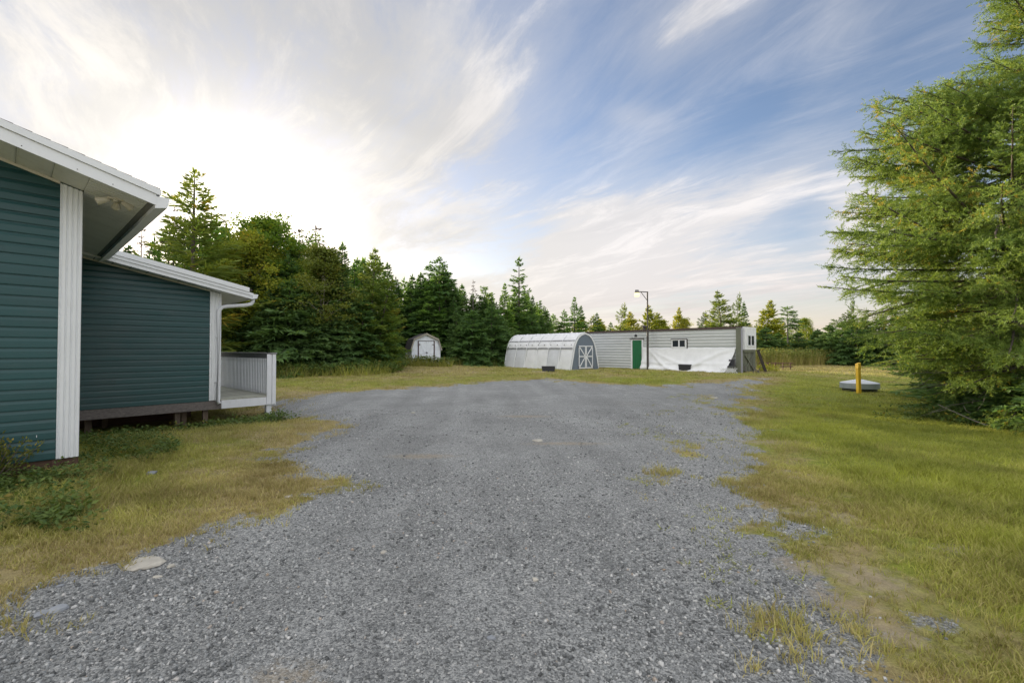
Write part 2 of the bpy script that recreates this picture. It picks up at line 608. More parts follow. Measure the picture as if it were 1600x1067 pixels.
leafmat('spruce_leaf', (0.075, 0.155, 0.060), (0.19, 0.31, 0.105))
leafmat('fir_leaf', (0.095, 0.195, 0.055), (0.22, 0.38, 0.09))
leafmat('larch_leaf', (0.11, 0.19, 0.045), (0.27, 0.34, 0.07), (0.34, 0.29, 0.05), 0.9, 0.4)
leafmat('golden_leaf', (0.19, 0.26, 0.035), (0.42, 0.43, 0.055), (0.46, 0.36, 0.05), 0.85, 0.45)
leafmat('birch_leaf', (0.13, 0.18, 0.04), (0.30, 0.31, 0.06), (0.36, 0.27, 0.06), 0.85, 0.42)
leafmat('aspen_leaf', (0.11, 0.20, 0.03), (0.28, 0.36, 0.05), (0.36, 0.33, 0.04), 0.9, 0.45)
leafmat('dead_leaf', (0.105, 0.084, 0.070), (0.182, 0.147, 0.119), None, 0.9, 0.15)
leafmat('near_larch', (0.10, 0.18, 0.042), (0.285, 0.38, 0.092), (0.405, 0.323, 0.060), 0.93, 0.38, 0.55, 0.0)
leafmat('weed_leaf', (0.06, 0.115, 0.03), (0.19, 0.25, 0.06), (0.308, 0.238, 0.056), 0.92, 0.3, 0.55, 0.0)
leafmat('shrub_leaf', (0.070, 0.105, 0.028), (0.224, 0.224, 0.042), (0.392, 0.280, 0.042), 0.9, 0.3, 0.55, 0.0)
leafmat('meadow_leaf', (0.14, 0.17, 0.045), (0.27, 0.31, 0.07), (0.350, 0.266, 0.070), 0.86, 0.3, 0.6, 0.0)


def grassmat(name):
    m, g = mat_new(name)
    dry = g.attr('dry'); t = g.attr('tint')
    green = g.mix(t, (0.145, 0.185, 0.03), (0.53, 0.56, 0.085))
    straw = g.mix(t, (0.27, 0.21, 0.08), (0.66, 0.55, 0.27))
    c = g.mix(dry, green, straw)
    g.put(g.p.inputs['Base Color'], c)
    g.p.inputs['Roughness'].default_value = 0.6
    g.p.inputs['Specular IOR Level'].default_value = 0.2
    tr = g.new('ShaderNodeBsdfTranslucent'); g.put(tr.inputs[0], c)
    mx = g.new('ShaderNodeMixShader'); mx.inputs[0].default_value = 0.3
    g.t.links.new(g.p.outputs[0], mx.inputs[1]); g.t.links.new(tr.outputs[0], mx.inputs[2])
    g.t.links.new(mx.outputs[0], g.out.inputs[0])


grassmat('grass_blade')

# gravel stones: colour per stone
m, g = mat_new('gravel_stone')
t = g.attr('tint')
c = g.ramp(t, [(0.0, (0.08, 0.083, 0.083)), (0.35, (0.19, 0.197, 0.196)), (0.65, (0.315, 0.323, 0.32)), (0.85, (0.45, 0.452, 0.44)), (0.975, (0.56, 0.55, 0.53)), (1.0, (0.34, 0.26, 0.19))])
n = g.noise(g.new('ShaderNodeNewGeometry').outputs['Position'], 60, 4, 0.6)
k = g.lin(n, 0.3, 0.7, 0.8, 1.2)
g.put(g.p.inputs['Base Color'], g.mix(1.0, c, g.xyz(k, k, k), 'MULTIPLY'))
g.p.inputs['Roughness'].default_value = 0.8

# ground: gravel / soil / turf by the masks stored on the sheet, roughened by noise
m, g = mat_new('ground')
P = g.new('ShaderNodeNewGeometry').outputs['Position']
gv = g.attr('gravel'); dry = g.attr('dry'); dirt = g.attr('dirt')
fine = g.lin(g.add(g.mul(g.noise(P, 9.0, 8, 0.7), .5), g.mul(g.noise(P, 75.0, 6, 0.75), .5)), .33, .67)
big = g.noise(P, 0.55, 5, 0.6)
v1 = g.vor(P, 84.0, 'F1', 'Color'); v1d = g.vor(P, 84.0, 'F1', 'Distance')
v2 = g.vor(P, 160.0, 'F1', 'Color')
sep1 = g.new('ShaderNodeSeparateColor'); g.put(sep1.inputs[0], v1)
sep2 = g.new('ShaderNodeSeparateColor'); g.put(sep2.inputs[0], v2)
val = g.add(g.mul(sep1.outputs[0], 0.6), g.mul(sep2.outputs[0], 0.4))
gc = g.ramp(val, [(0.0, (0.07, 0.071, 0.070)), (0.3, (0.18, 0.184, 0.182)), (0.62, (0.315, 0.320, 0.315)), (0.85, (0.44, 0.44, 0.425)), (1.0, (0.58, 0.565, 0.53))])
psx = g.new('ShaderNodeSeparateXYZ'); g.put(psx.inputs[0], P)
trk = g.noise(g.xyz(g.add(g.mul(psx.outputs[0], 1.5), g.mul(psx.outputs[1], .12)), g.mul(psx.outputs[1], .10), 4.0), 1.0, 4, .55)
kb = g.mul(g.mul(g.lin(trk, .34, .66, .90, 1.10), g.lin(big, 0.3, 0.7, 0.84, 1.14)), g.lin(g.noise(P, 2.3, 6, .65), .3, .7, .90, 1.10))
gc = g.mix(1.0, gc, g.xyz(kb, kb, kb), 'MULTIPLY')
tan = g.mix(fine, (0.25, 0.20, 0.135), (0.46, 0.38, 0.27))
scrub = g.noise(P, 17.0, 6, 0.7)
dm = g.mul(g.smooth(g.add(dirt, g.mul(g.sub(scrub, .5), 1.5)), 0.46, 1.1), .75)
gc = g.mix(g.mul(dm, .8), gc, tan)
turf_green = g.mix(fine, (0.07, 0.088, 0.018), (0.36, 0.39, 0.055))
turf_dry = g.mix(fine, (0.13, 0.10, 0.045), (0.50, 0.41, 0.20))
turf = g.mix(g.smooth(g.add(dry, g.mul(g.sub(g.noise(P, 2.6, 6, .65), .5), 1.1)), 0.25, 0.8), turf_green, turf_dry)
turf = g.mix(dm, turf, tan)
mask = g.smooth(g.add(gv, g.mul(g.sub(g.noise(P, 7.0, 9, .75), .5), 1.5)), 0.38, 0.62)
g.put(g.p.inputs['Base Color'], g.mix(mask, turf, gc))
g.p.inputs['Roughness'].default_value = 0.9
g.p.inputs['Specular IOR Level'].default_value = 0.2
hgt = g.add(g.mul(g.sub(1.0, v1d), 0.9), g.mul(fine, 0.6))
g.put(g.p.inputs['Normal'], g.bump(hgt, 0.8, 0.012))

M = MATS

# ------------------------------------------------------------------ the lie of the land
HT = R(48.0)                         # direction of the house's long walls
HC = np.array([-5.63, 5.92])         # its near corner
HU = np.array([math.cos(HT), math.sin(HT)])
HB = np.array([-math.sin(HT), math.cos(HT)])


def hl(x, y):
    """world -> house coordinates"""
    return (x - HC[0]) * HU[0] + (y - HC[1]) * HU[1], (x - HC[0]) * HB[0] + (y - HC[1]) * HB[1]


def gz(x, y):
    x = np.asarray(x, float); y = np.asarray(y, float)
    z = 0.22 * sstep(13, 29, y) + 0.24 * sstep(25, 36, y) * sstep(1, -7, x)
    a, b = hl(x, y)
    z = z - 0.38 * sstep(2.0, 4.4, b) * sstep(-3.5, -1.0, a) * sstep(5.6, 3.6, a) * sstep(13, 10, b)
    z = z + 0.035 * (fbm(x * .35, y * .35, 5) - .5) + 0.012 * (fbm(x * 2.1, y * 2.1, 9) - .5)
    return z


def gz1(x, y):
    return float(gz(np.array([x]), np.array([y]))[0])


def gpt(px, py):
    """point of the ground seen at a photo pixel"""
    D = F * EYE / (py - YH)
    for _ in range(12):
        D = F * (EYE - gz1(U(px, D), D)) / (py - YH)
    return U(px, D), D


drive_px = [(-120, 1010), (0, 965), (100, 905), (230, 868), (330, 832), (430, 792), (525, 755), (478, 735), (420, 716), (470, 690),
            (540, 663), (470, 652), (425, 641), (440, 627), (520, 613), (640, 606), (760, 598), (850, 591), (900, 597), (960, 602),
            (1040, 603), (1110, 597), (1200, 591), (1175, 606), (1165, 640), (1172, 700), (1178, 760), (1215, 830), (1268, 900),
            (1325, 960), (1350, 1067)]
drive = [gpt(*p) for p in drive_px]
drive += [(1.55, 1.2), (1.6, -6), (-4.5, -6), (-4.2, 0.5)]
drive = np.array(drive)


def poly_sd(x, y, P):
    """signed distance to polygon, positive inside"""
    d = np.full(x.shape, 1e9); ins = np.zeros(x.shape, bool)
    n = len(P)
    for i in range(n):
        x0, y0 = P[i]; x1, y1 = P[(i + 1) % n]
        ex, ey = x1 - x0, y1 - y0
        t = np.clip(((x - x0) * ex + (y - y0) * ey) / (ex * ex + ey * ey + 1e-12), 0, 1)
        d = np.minimum(d, np.hypot(x - x0 - t * ex, y - y0 - t * ey))
        c = ((y0 > y) != (y1 > y)) & (x < ex * (y - y0) / (ey if abs(ey) > 1e-9 else 1e-9) + x0)
        ins ^= c
    return np.where(ins, d, -d)


tan_px = [(1210, 690, .9, .30), (885, 692, 1.1, .22), (450, 1056, .30, .22), (1300, 935, .22, .25), (1390, 985, .16, .2), (660, 712, .8, .25),
          (1285, 800, .45, .35), (1260, 745, .4, .4), (1240, 880, .2, .2), (1500, 855, .4, .2), (820, 650, 1.0, .3), (1360, 900, .3, .3), (905, 578, 1.5, .8)]
tan_pts = [(*gpt(a, b), rx, ry) for a, b, rx, ry in tan_px]


def masks(x, y):
    sd = poly_sd(x, y, drive)
    n = fbm(x * 1.5, y * 1.5, 21) - .5
    n2 = fbm(x * 4.5, y * 4.5, 31) - .5
    wob = (0.55 + 0.03 * y)
    gv = sstep(-.75, .75, (sd + n * 2.2 * wob + n2 * .8) / wob)
    # weeds creeping over the right-hand margin of the gravel
    weed = sstep(.60, .72, fbm(x * 1.1 + 4, y * .8, 41)) * sstep(2.6, .2, sd) * sstep(1.0, 2.4, x) * .9
    gv = gv * (1 - weed)
    dry = 0.20 + 0.8 * (fbm(x * .55, y * .55, 51) - .40) + .55 * (fbm(x * 2.4, y * 2.4, 55) - .5)
    dry = dry + 0.36 * sstep(-1.6, 0.0, sd) + 0.24 * sstep(-.5, -3.0, x) + 0.26 * sstep(17, 30, y) + .25 * sstep(24, 38, y) * sstep(6, 14, x)
    green = np.exp(-((x - 8.0) / 4.0) ** 2 - ((y - 8.5) / 4.0) ** 2)
    dry = np.clip(dry - .38 * green, 0, 1)
    dirt = np.zeros_like(x)
    for cx, cy, rx, ry in tan_pts:
        dirt = np.maximum(dirt, np.exp(-((x - cx) / rx) ** 2 - ((y - cy) / ry) ** 2))
    dirt = np.clip(dirt + .30 * sstep(-.9, -.2, sd) * sstep(.35, -.1, sd) * fbm(x * 2, y * 2, 61) * 1.2, 0, 1)
    return sd, gv, dry, dirt


def axis(lo, hi, step, grow, end):
    a = list(np.arange(lo, hi + 1e-6, step))
    s = step; b = a[-1]
    while b < end:
        s *= grow; b += s; a.append(b)
    s = step; b = a[0]; pre = []
    while b > -end:
        s *= grow; b -= s; pre.append(b)
    return np.array(pre[::-1] + a)


gx = axis(-12, 18, 0.18, 1.17, 700)
ys = [0.4]
while ys[-1] < 75:
    ys.append(ys[-1] + max(0.10, 0.011 * ys[-1]))
s = 1.0
while ys[-1] < 900:
    s *= 1.25; ys.append(ys[-1] + s)
pre = []; b = 0.4; s = .2
while b > -60:
    s *= 1.3; b -= s; pre.append(b)
gy = np.array(pre[::-1] + ys)
GX, GY = np.meshgrid(gx, gy)
xs, yy = GX.ravel(), GY.ravel()
sd, gv, dry, dirt = masks(xs, yy)
GV = np.stack([xs, yy, gz(xs, yy)], 1)
nx, ny = len(gx), len(gy)
ii = (np.arange(ny - 1)[:, None] * nx + np.arange(nx - 1)[None, :]).ravel()
quads = np.stack([ii, ii + 1, ii + nx + 1, ii + nx], 1)
isg = gv[quads].mean(1) > .5


def sub_sheet(name, sel):
    q = quads[sel]
    used, inv = np.unique(q.ravel(), return_inverse=True)
    me = np_mesh(name, GV[used], inv.reshape(-1, 4), M['ground'], {'gravel': gv[used], 'dry': dry[used], 'dirt': dirt[used]}, True)
    o = link_mesh(name, me)
    return o


tag(sub_sheet('ground', ~isg), 'mown grassy yard ground with dry and green turf', kind='structure')
tag(sub_sheet('gravel_driveway', isg), 'grey crushed stone driveway spreading across the yard', kind='structure')

# ------------------------------------------------------------------ the teal house
HX, HY = float(HC[0]), float(HC[1])
WOFF = 4.75          # the wing stands this far back
WR = 2.88            # right end of the wing
house = thing('house', 'teal vinyl sided house with white corner boards and a lower wing on posts', 'house', (HX, HY, 0), HT)
RK, EV = 0.75, 0.67  # rake and eave overhang
SL, SLW = 0.289, 0.21


def zs(x):           # soffit plane of the main roof
    return 3.485 + SL * (EV - x)


def zw(x):           # top of the wing wall / its soffit plane
    return 3.525 - SLW * (x - 0.37)


course_prof = [(0.0, 0.0), (-0.020, 0.0), (-0.021, 0.010), (-0.018, 0.080), (-0.006, 0.112), (-0.004, 0.127), (0.0, 0.127)]


def siding(wall, y0, x0, x1, zbot, ztopf, xof):
    """courses of lapped vinyl, each a piece of its own; cut along the slope of the roof"""
    k = 0
    z = zbot
    while True:
        xa = min(x1, xof(z)); xb = min(x1, xof(z + .127))
        if xa <= x0 + .05: break
        pr = [(y0 + p + .0012 * math.sin(k * 1.7), z + q) for p, q in course_prof]
        jt = x0 + (x1 - x0) * rnd.uniform(.12, .9)          # boards meet in a lapped joint somewhere along each course
        if k % 2 == 0 and jt < min(xa, xb) - .2:
            MB().extrude_x([(p - .0018, q) for p, q in pr], x0, jt).build('siding_board', M['teal_vinyl'], wall)
            MB().extrude_x(pr, jt + .0006, xa, max(xb, x0 + .01)).build('siding_board', M['teal_vinyl'], wall)
        else:
            MB().extrude_x(pr, x0, xa, max(xb, x0 + .01)).build('siding_board', M['teal_vinyl'], wall)
        # an overlap joint here and there
        z += 0.127; k += 1
        if z > 6: break
    return k


# main block
w1 = MB()
XL = -4.2
w1.poly([(XL, 0, .22), (0, 0, .22), (0, 0, zs(0) - .002), (XL, 0, zs(XL) - .002)])
w1.poly([(0, 0, .22), (0, 9, .22), (0, 9, zs(0) - .002), (0, 0, zs(0) - .002)])
w1.poly([(XL, 0, .22), (XL, 0, zs(XL)), (XL, 9, zs(XL)), (XL, 9, .22)])
wall_main = w1.build('wall', M['teal_vinyl'], house)
siding(wall_main, -.002, XL, -.2, .225, None, lambda z: EV - (z - 3.485) / SL - .03)
# wing
w2 = MB()
w2.poly([(.004, WOFF, .35), (WR, WOFF, .35), (WR, WOFF, zw(WR) - .002), (.004, WOFF, zw(0) - .002)])
w2.poly([(WR, WOFF, .35), (WR, 9.5, .35), (WR, 9.5, zw(WR) - .002), (WR, WOFF, zw(WR) - .002)])
wall_wing = w2.build('wall', M['teal_vinyl'], house)
siding(wall_wing, WOFF - .002, .004, WR - .21, .35, None, lambda z: .37 + (3.525 - z) / SLW - .03)

# fluted corner boards
def flutes(x0, x1, n, y, depth):
    pr = [(x0, y), (x0, y - depth)]
    w = (x1 - x0) / n
    for i in range(n):
        a = x0 + i * w
        pr += [(a + w * .12, y - depth), (a + w * .3, y - depth * .45), (a + w * .42, y - depth * .45), (a + w * .62, y - depth)]
    pr += [(x1, y - depth), (x1, y)]
    return pr


def corner_board(x0, x1, y, z0, z1a, z1b, n):
    pr = flutes(x0, x1, n, y, .032)
    mb = MB(); N_ = len(pr)
    mb.v = [(x, yy_, z0) for x, yy_ in pr] + [(x, yy_, z1a + (z1b - z1a) * (x - x0) / (x1 - x0)) for x, yy_ in pr]
    for k in range(N_):
        mb.f.append((k, (k + 1) % N_, N_ + (k + 1) % N_, N_ + k))
    mb.f.append(tuple(range(N_))[::-1]); mb.f.append(tuple(range(N_, 2 * N_)))
    mb.build('corner_board', M['white_vinyl'], house)


corner_board(-.2, .004, -.003, .222, zs(-.2) - .02, zs(.004) - .02, 4)
corner_board(WR - .21, WR + .03, WOFF - .003, .36, zw(WR - .21) - .015, zw(WR + .03) - .015, 3)
MB().box(.0045, .012, 0, .12, .222, zs(.012) - .02).build('corner_board', M['white_vinyl'], house)

# foundation timbers below the main block
for k, (a, b) in enumerate(((XL, -.9), (-.897, .0))):
    MB().bevbox(a, b, .015, .06, .06 - .18, .215).build('foundation_board', M['brown_wood'], house)
MB().bevbox(-.24, 0.01, -.004, .10, -.2, .214).build('foundation_post', M['brown_wood'], house)

# strip of trim between siding and soffit
def slope_strip(y0, y1, xa, xb, zf, dz0, dz1, name, mat, parent=house):
    return MB().hexa([(xa, y0, zf(xa) + dz0), (xb, y0, zf(xb) + dz0), (xb, y1, zf(xb) + dz0), (xa, y1, zf(xa) + dz0),
                      (xa, y0, zf(xa) + dz1), (xb, y0, zf(xb) + dz1), (xb, y1, zf(xb) + dz1), (xa, y1, zf(xa) + dz1)]).build(name, mat, parent)


slope_strip(-.034, -.003, XL, -.203, zs, -.034, -.002, 'frieze_trim', M['cream_trim'])
slope_strip(WOFF - .034, WOFF - .003, .1, WR - .213, zw, -.03, -.002, 'frieze_trim', M['cream_trim'])

# soffit panels of the rake (run out from the wall) and of the eave (run along the slope)
x = EV - .04
while x > XL:
    xa = max(x - .302, XL)
    pan = MB()
    for (a, b, dz) in ((xa, xa + .022, .006), (xa + .022, x - .012, 0.0), (x - .012, x, .008)):
        pan.hexa([(a, -RK + .02, zs(a) + dz), (b, -RK + .02, zs(b) + dz), (b, -.003, zs(b) + dz), (a, -.003, zs(a) + dz),
                  (a, -RK + .02, zs(a) + dz + .012), (b, -RK + .02, zs(b) + dz + .012), (b, -.003, zs(b) + dz + .012), (a, -.003, zs(a) + dz + .012)])
    if x < .3:
        pan.build('soffit_panel', M['soffit_vinyl'], house)
    x -= .305
# eave soffit: ribs run parallel to the rake, a dark vent slot along the fascia
y = -RK + .02
k = 0
while y < WOFF + 3.5:
    pan = MB()
    for j in range(3):
        a = y + j * .1; b = a + .088
        xa, xb = 0.021, EV - .10
        dz = -.004
        pan.hexa([(xa, a, zs(xa) + dz), (xb, a, zs(xb) + dz), (xb, b, zs(xb) + dz), (xa, b, zs(xa) + dz),
                  (xa, a, zs(xa) + dz + .012), (xb, a, zs(xb) + dz + .012), (xb, b, zs(xb) + dz + .012), (xa, b, zs(xa) + dz + .012)])
        pan.hexa([(xa, b, zs(xa) + dz + .004), (xb, b, zs(xb) + dz + .004), (xb, b + .012, zs(xb) + dz + .004), (xa, b + .012, zs(xa) + dz + .004),
                  (xa, b, zs(xa) + dz + .012), (xb, b, zs(xb) + dz + .012), (xb, b + .012, zs(xb) + dz + .012), (xa, b + .012, zs(xa) + dz + .012)])
    pan.build('soffit_panel', M['soffit_vinyl'], house)
    y += .3
slope_strip(-RK + .02, WOFF + 3.8, EV - .09, EV - .03, zs, .004, .016, 'soffit_vent', M['rail_grey'])

# main roof: deck, rake boards, drip trim, gutter box
roof = MB()
RX = -2.6
for (a, b) in ((RX, EV + .03),):
    roof.hexa([(a, -RK + .019, zs(a) + .150), (b, -RK + .019, zs(b) + .150), (b, 9.3, zs(b) + .150), (a, 9.3, zs(a) + .150),
               (a, -RK + .019, zs(a) + .206), (b, -RK + .019, zs(b) + .206), (b, 9.3, zs(b) + .206), (a, 9.3, zs(a) + .206)])
roof.hexa([(-6.2, -RK - .03, zs(1.0) + .175), (RX, -RK - .03, zs(RX) + .175), (RX, 9.3, zs(RX) + .175), (-6.2, 9.3, zs(1.0) + .175),
           (-6.2, -RK - .03, zs(1.0) + .215), (RX, -RK - .03, zs(RX) + .215), (RX, 9.3, zs(RX) + .215), (-6.2, 9.3, zs(1.0) + .215)])
roof_o = roof.build('roof', M['shingle'], house)
# shingle butts showing along the rake
x = EV + .02
while x > -2.4:
    ln = .145
    MB().hexa([(x - ln, -RK - .012, zs(x - ln) + .2135), (x, -RK - .012 - rnd.random() * .006, zs(x) + .2135), (x, -RK + .3, zs(x) + .2135), (x - ln, -RK + .3, zs(x - ln) + .2135),
               (x - ln, -RK - .012, zs(x - ln) + .217), (x, -RK - .012, zs(x) + .224), (x, -RK + .3, zs(x) + .224), (x - ln, -RK + .3, zs(x - ln) + .217)]).build('shingle', M['shingle'], roof_o)
    x -= ln
slope_strip(-RK, -RK + .02, XL, EV - .02, zs, -.012, .128, 'rake_board', M['white_vinyl'])
slope_strip(-RK - .022, -RK + .018, XL, EV + .02, zs, .132, .212, 'drip_trim', M['white_vinyl'])
for q in (-.10, -.55, -1.0, .22):
    MB().lathe([(.006, 0), (.004, .003)], 8).build('nail', M['dark_metal'], house, loc=(q, -RK - .001, zs(q) + .02), rot=(R(90), 0, 0))
# eave gutter along the right side of the main roof
gut = MB().extrude_y([(EV - .03, 3.44), (EV + .10, 3.47), (EV + .125, 3.60), (EV + .115, 3.60), (EV + .095, 3.482), (EV - .02, 3.452), (EV - .02, 3.60), (EV - .03, 3.60)], -RK + .005, 9.2)
gut.poly([(EV - .03, -RK + .004, 3.44), (EV + .10, -RK + .004, 3.47), (EV + .125, -RK + .004, 3.60), (EV - .03, -RK + .004, 3.60)])
gut.build('gutter', M['white_vinyl'], house)

# floodlight under the rake soffit
FLX, FLY = .30, -.30
fl = MB().bevbox(-.09, .09, -.035, .035, -.03, 0).tube([(0, 0, -.02), (0, 0, -.05)], .03, 10)
fl_o = fl.build('floodlight', M['lamp_plastic'], house, loc=(FLX, FLY, zs(FLX) - .004))
for dx, dy, rz_ in ((-.13, -.03, 2.7), (.12, .02, .5), (.04, .14, 1.5)):
    MB().lathe([(.012, 0), (.03, .01), (.036, .05), (.05, .11), (.052, .13), (.044, .132)], 14).build(
        'lamp_head', M['lamp_plastic'], fl_o, smooth=True, loc=(dx * .5, dy * .5, -.035), rot=(0, R(108), rz_))

# wing roof, fascia pieces and gutter
WEV = 3.50
wr = MB()
wr.hexa([(.2, WOFF - .42, zw(.2) + .20), (WEV - .02, WOFF - .42, zw(WEV) + .20), (WEV - .02, 9.2, zw(WEV) + .20), (.2, 9.2, zw(.2) + .20),
         (.2, WOFF - .42, zw(.2) + .235), (WEV - .02, WOFF - .42, zw(WEV) + .235), (WEV - .02, 9.2, zw(WEV) + .235), (.2, 9.2, zw(.2) + .235)])
wr.build('roof', M['shingle'], house)
slope_strip(WOFF - .40, WOFF - .38, .2, WEV, zw, -.005, .075, 'rake_board', M['white_vinyl'])
slope_strip(WOFF - .42, WOFF - .382, .2, WEV + .01, zw, .078, .145, 'rake_board', M['white_vinyl'])
slope_strip(WOFF - .44, WOFF - .384, .2, WEV - .09, zw, .148, .255, 'drip_trim', M['white_vinyl'])
x = WEV - .03
while x > .25:
    xa = x - .29
    slope_strip(WOFF - .38, WOFF - .003, xa, x - .02, zw, .0, .012, 'soffit_panel', M['soffit_vinyl'])
    slope_strip(WOFF - .38, WOFF - .003, x - .02, x, zw, .008, .018, 'soffit_joint', M['rail_grey'])
    x -= .29
MB().hexa([(WR + .03, WOFF, zw(WR + .03)), (WEV - .03, WOFF, zw(WEV - .03)), (WEV - .03, 9, zw(WEV - .03)), (WR + .03, 9, zw(WR + .03)),
           (WR + .03, WOFF, zw(WR) + .012), (WEV - .03, WOFF, zw(WEV - .03) + .012), (WEV - .03, 9, zw(WEV - .03) + .012), (WR + .03, 9, zw(WR) + .012)]).build('soffit_panel', M['soffit_vinyl'], house)
zg = zw(WEV)
MB().extrude_y([(WEV - .02, zg), (WEV + .09, zg + .02), (WEV + .115, zg + .12), (WEV + .105, zg + .12), (WEV + .085, zg + .03), (WEV - .01, zg + .012), (WEV - .01, zg + .12), (WEV - .02, zg + .12)], WOFF - .43, 9).poly(
    [(WEV - .02, WOFF - .431, zg), (WEV + .09, WOFF - .431, zg + .02), (WEV + .115, WOFF - .431, zg + .12), (WEV - .02, WOFF - .431, zg + .12)]).build('gutter', M['white_vinyl'], house)
dp = [(WEV + .035, WOFF - .30, zg + .01), (WEV + .035, WOFF - .30, zg - .05), (WEV + .0, WOFF - .29, zg - .115), (WEV - .1, WOFF - .26, zg - .15), (WR + .12, WOFF - .10, zg - .20),
      (WR + .03, WOFF - .085, zg - .225), (WR - .03, WOFF - .08, zg - .30), (WR - .035, WOFF - .08, zg - .4), (WR - .035, WOFF - .08, .34), (WR - .01, WOFF - .10, .27)]
MB().tube(dp, .046, 10).build('downspout', M['white_vinyl'], house, smooth=True)
MB().tube([(WR - .01, WOFF - .101, .272), (WR - .007, WOFF - .104, .262)], .040, 10).build('downspout_mouth', M['dark_plastic'], house)
for zz in (.8, 1.9):
    MB().box(WR - .09, WR + .02, WOFF - .085, WOFF - .035, zz, zz + .025).build('downspout_strap', M['white_vinyl'], house)

# sill board, posts and dark crawl space under the wing
MB().bevbox(-.3, WR + .06, WOFF - .014, WOFF + .03, .135, .348, .004).build('sill_board', M['osb'], house)
MB().box(-.1, WR, WOFF + .2, 9.5, .20, .345).build('floor_frame', M['brown_wood'], house)
for px_, yb in ((2.02, .10), (2.2, .35), (2.58, .10), (.5, .3), (2.5, 2.2), (1.0, 2.4)):
    MB().bevbox(px_, px_ + .11, WOFF + yb, WOFF + yb + .11, -.6, .2).build('support_post', M['old_wood'], house)
MB().box(-.2, WR + .1, WOFF + 2.9, WOFF + 2.94, -.6, .2).build('skirt_board', M['brown_wood'], house)

# ------------------------------------------------------------------ deck at the end of the wing
deck = thing('deck', 'small white deck with baluster railing and grey cap at the end of the teal wing', 'deck', (HX, HY, 0), HT)
DX1 = 4.13
y = WOFF
MB().bevbox(WR + .05, DX1 + .02, WOFF - .045, WOFF - .005, .14, .345, .004).build('fascia_board', M['white_paint'], deck)
MB().bevbox(DX1 - .02, DX1 + .02, WOFF, WOFF + 4.8, .14, .345, .004).build('fascia_board', M['white_paint'], deck)
y = WOFF - .03
while y < WOFF + 4.7:
    MB().bevbox(WR + .035, DX1 + .0, y, y + .137, .348, .384, .005).build('floor_board', M['deck_board'], deck)
    y += .143
# posts at the open corner
MB().bevbox(DX1 - .165, DX1 - .045, WOFF - .075, WOFF - .047, .15, 1.475, .004).build('post', M['white_paint'], deck)
MB().bevbox(DX1 - .06, DX1 + .035, WOFF - .044, WOFF + .05, .386, 1.475, .004).build('post', M['white_paint'], deck)
MB().bevbox(DX1 - .035, DX1 + .055, WOFF - .082, WOFF - .049, .15, 1.475, .004).build('post', M['white_paint'], deck)
MB().bevbox(DX1 + .037, DX1 + .075, WOFF - .04, WOFF + .05, .12, 1.40, .004).build('post', M['white_paint'], deck)
MB().bevbox(DX1 - .05, DX1 + .04, WOFF + 4.6, WOFF + 4.7, .386, 1.475, .004).build('post', M['white_paint'], deck)
MB().bevbox(DX1 - .15, DX1 - .02, WOFF - .01, WOFF + .11, -.55, .139, .004).build('leg', M['white_paint'], deck)
MB().bevbox(DX1 - .15, DX1 - .02, WOFF + 4.6, WOFF + 4.72, -.55, .139, .004).build('leg', M['white_paint'], deck)
# end railing
MB().bevbox(DX1 - .085, DX1 + .075, WOFF - .10, WOFF + 4.75, 1.478, 1.516, .005).build('rail_cap', M['rail_grey'], deck)
MB().bevbox(DX1 - .045, DX1 - .005, WOFF + .055, WOFF + 4.59, 1.335, 1.476, .004).build('top_rail', M['rail_grey'], deck)
MB().bevbox(DX1 - .04, DX1 - .005, WOFF + .055, WOFF + 4.59, .42, .50, .004).build('bottom_rail', M['white_paint'], deck)
y = WOFF + .13
bal = MB().bevbox(DX1 - .075, DX1 - .047, -.034, .034, .40, 1.36, .004).mesh('baluster', M['white_paint'])
while y < WOFF + 4.55:
    link_mesh('baluster', bal, deck, (0, y, 0))
    y += .125

MB().box(-.373, -.368, -.0245, -.0232, .515, .545).build('paint_chip', M['white_paint'], house)
# ------------------------------------------------------------------ long metal-clad trailer
TR = np.array([13.6, 27.1])
TA = math.atan2(-.716, .698)
TZ = .22
trailer = thing('trailer', 'long grey metal sided mobile trailer with a green door across the yard', 'trailer', (TR[0], TR[1], TZ), TA)
TL = -14.0
TH = 2.63


def tx(px, off=0.0):
    """local x along the trailer's front for a photo column; off = metres in front"""
    r = (px - 800) / F
    o = TR + off * np.array([-.716, -.698])
    return -float((o[0] - o[1] * r) / (.698 + .716 * r))


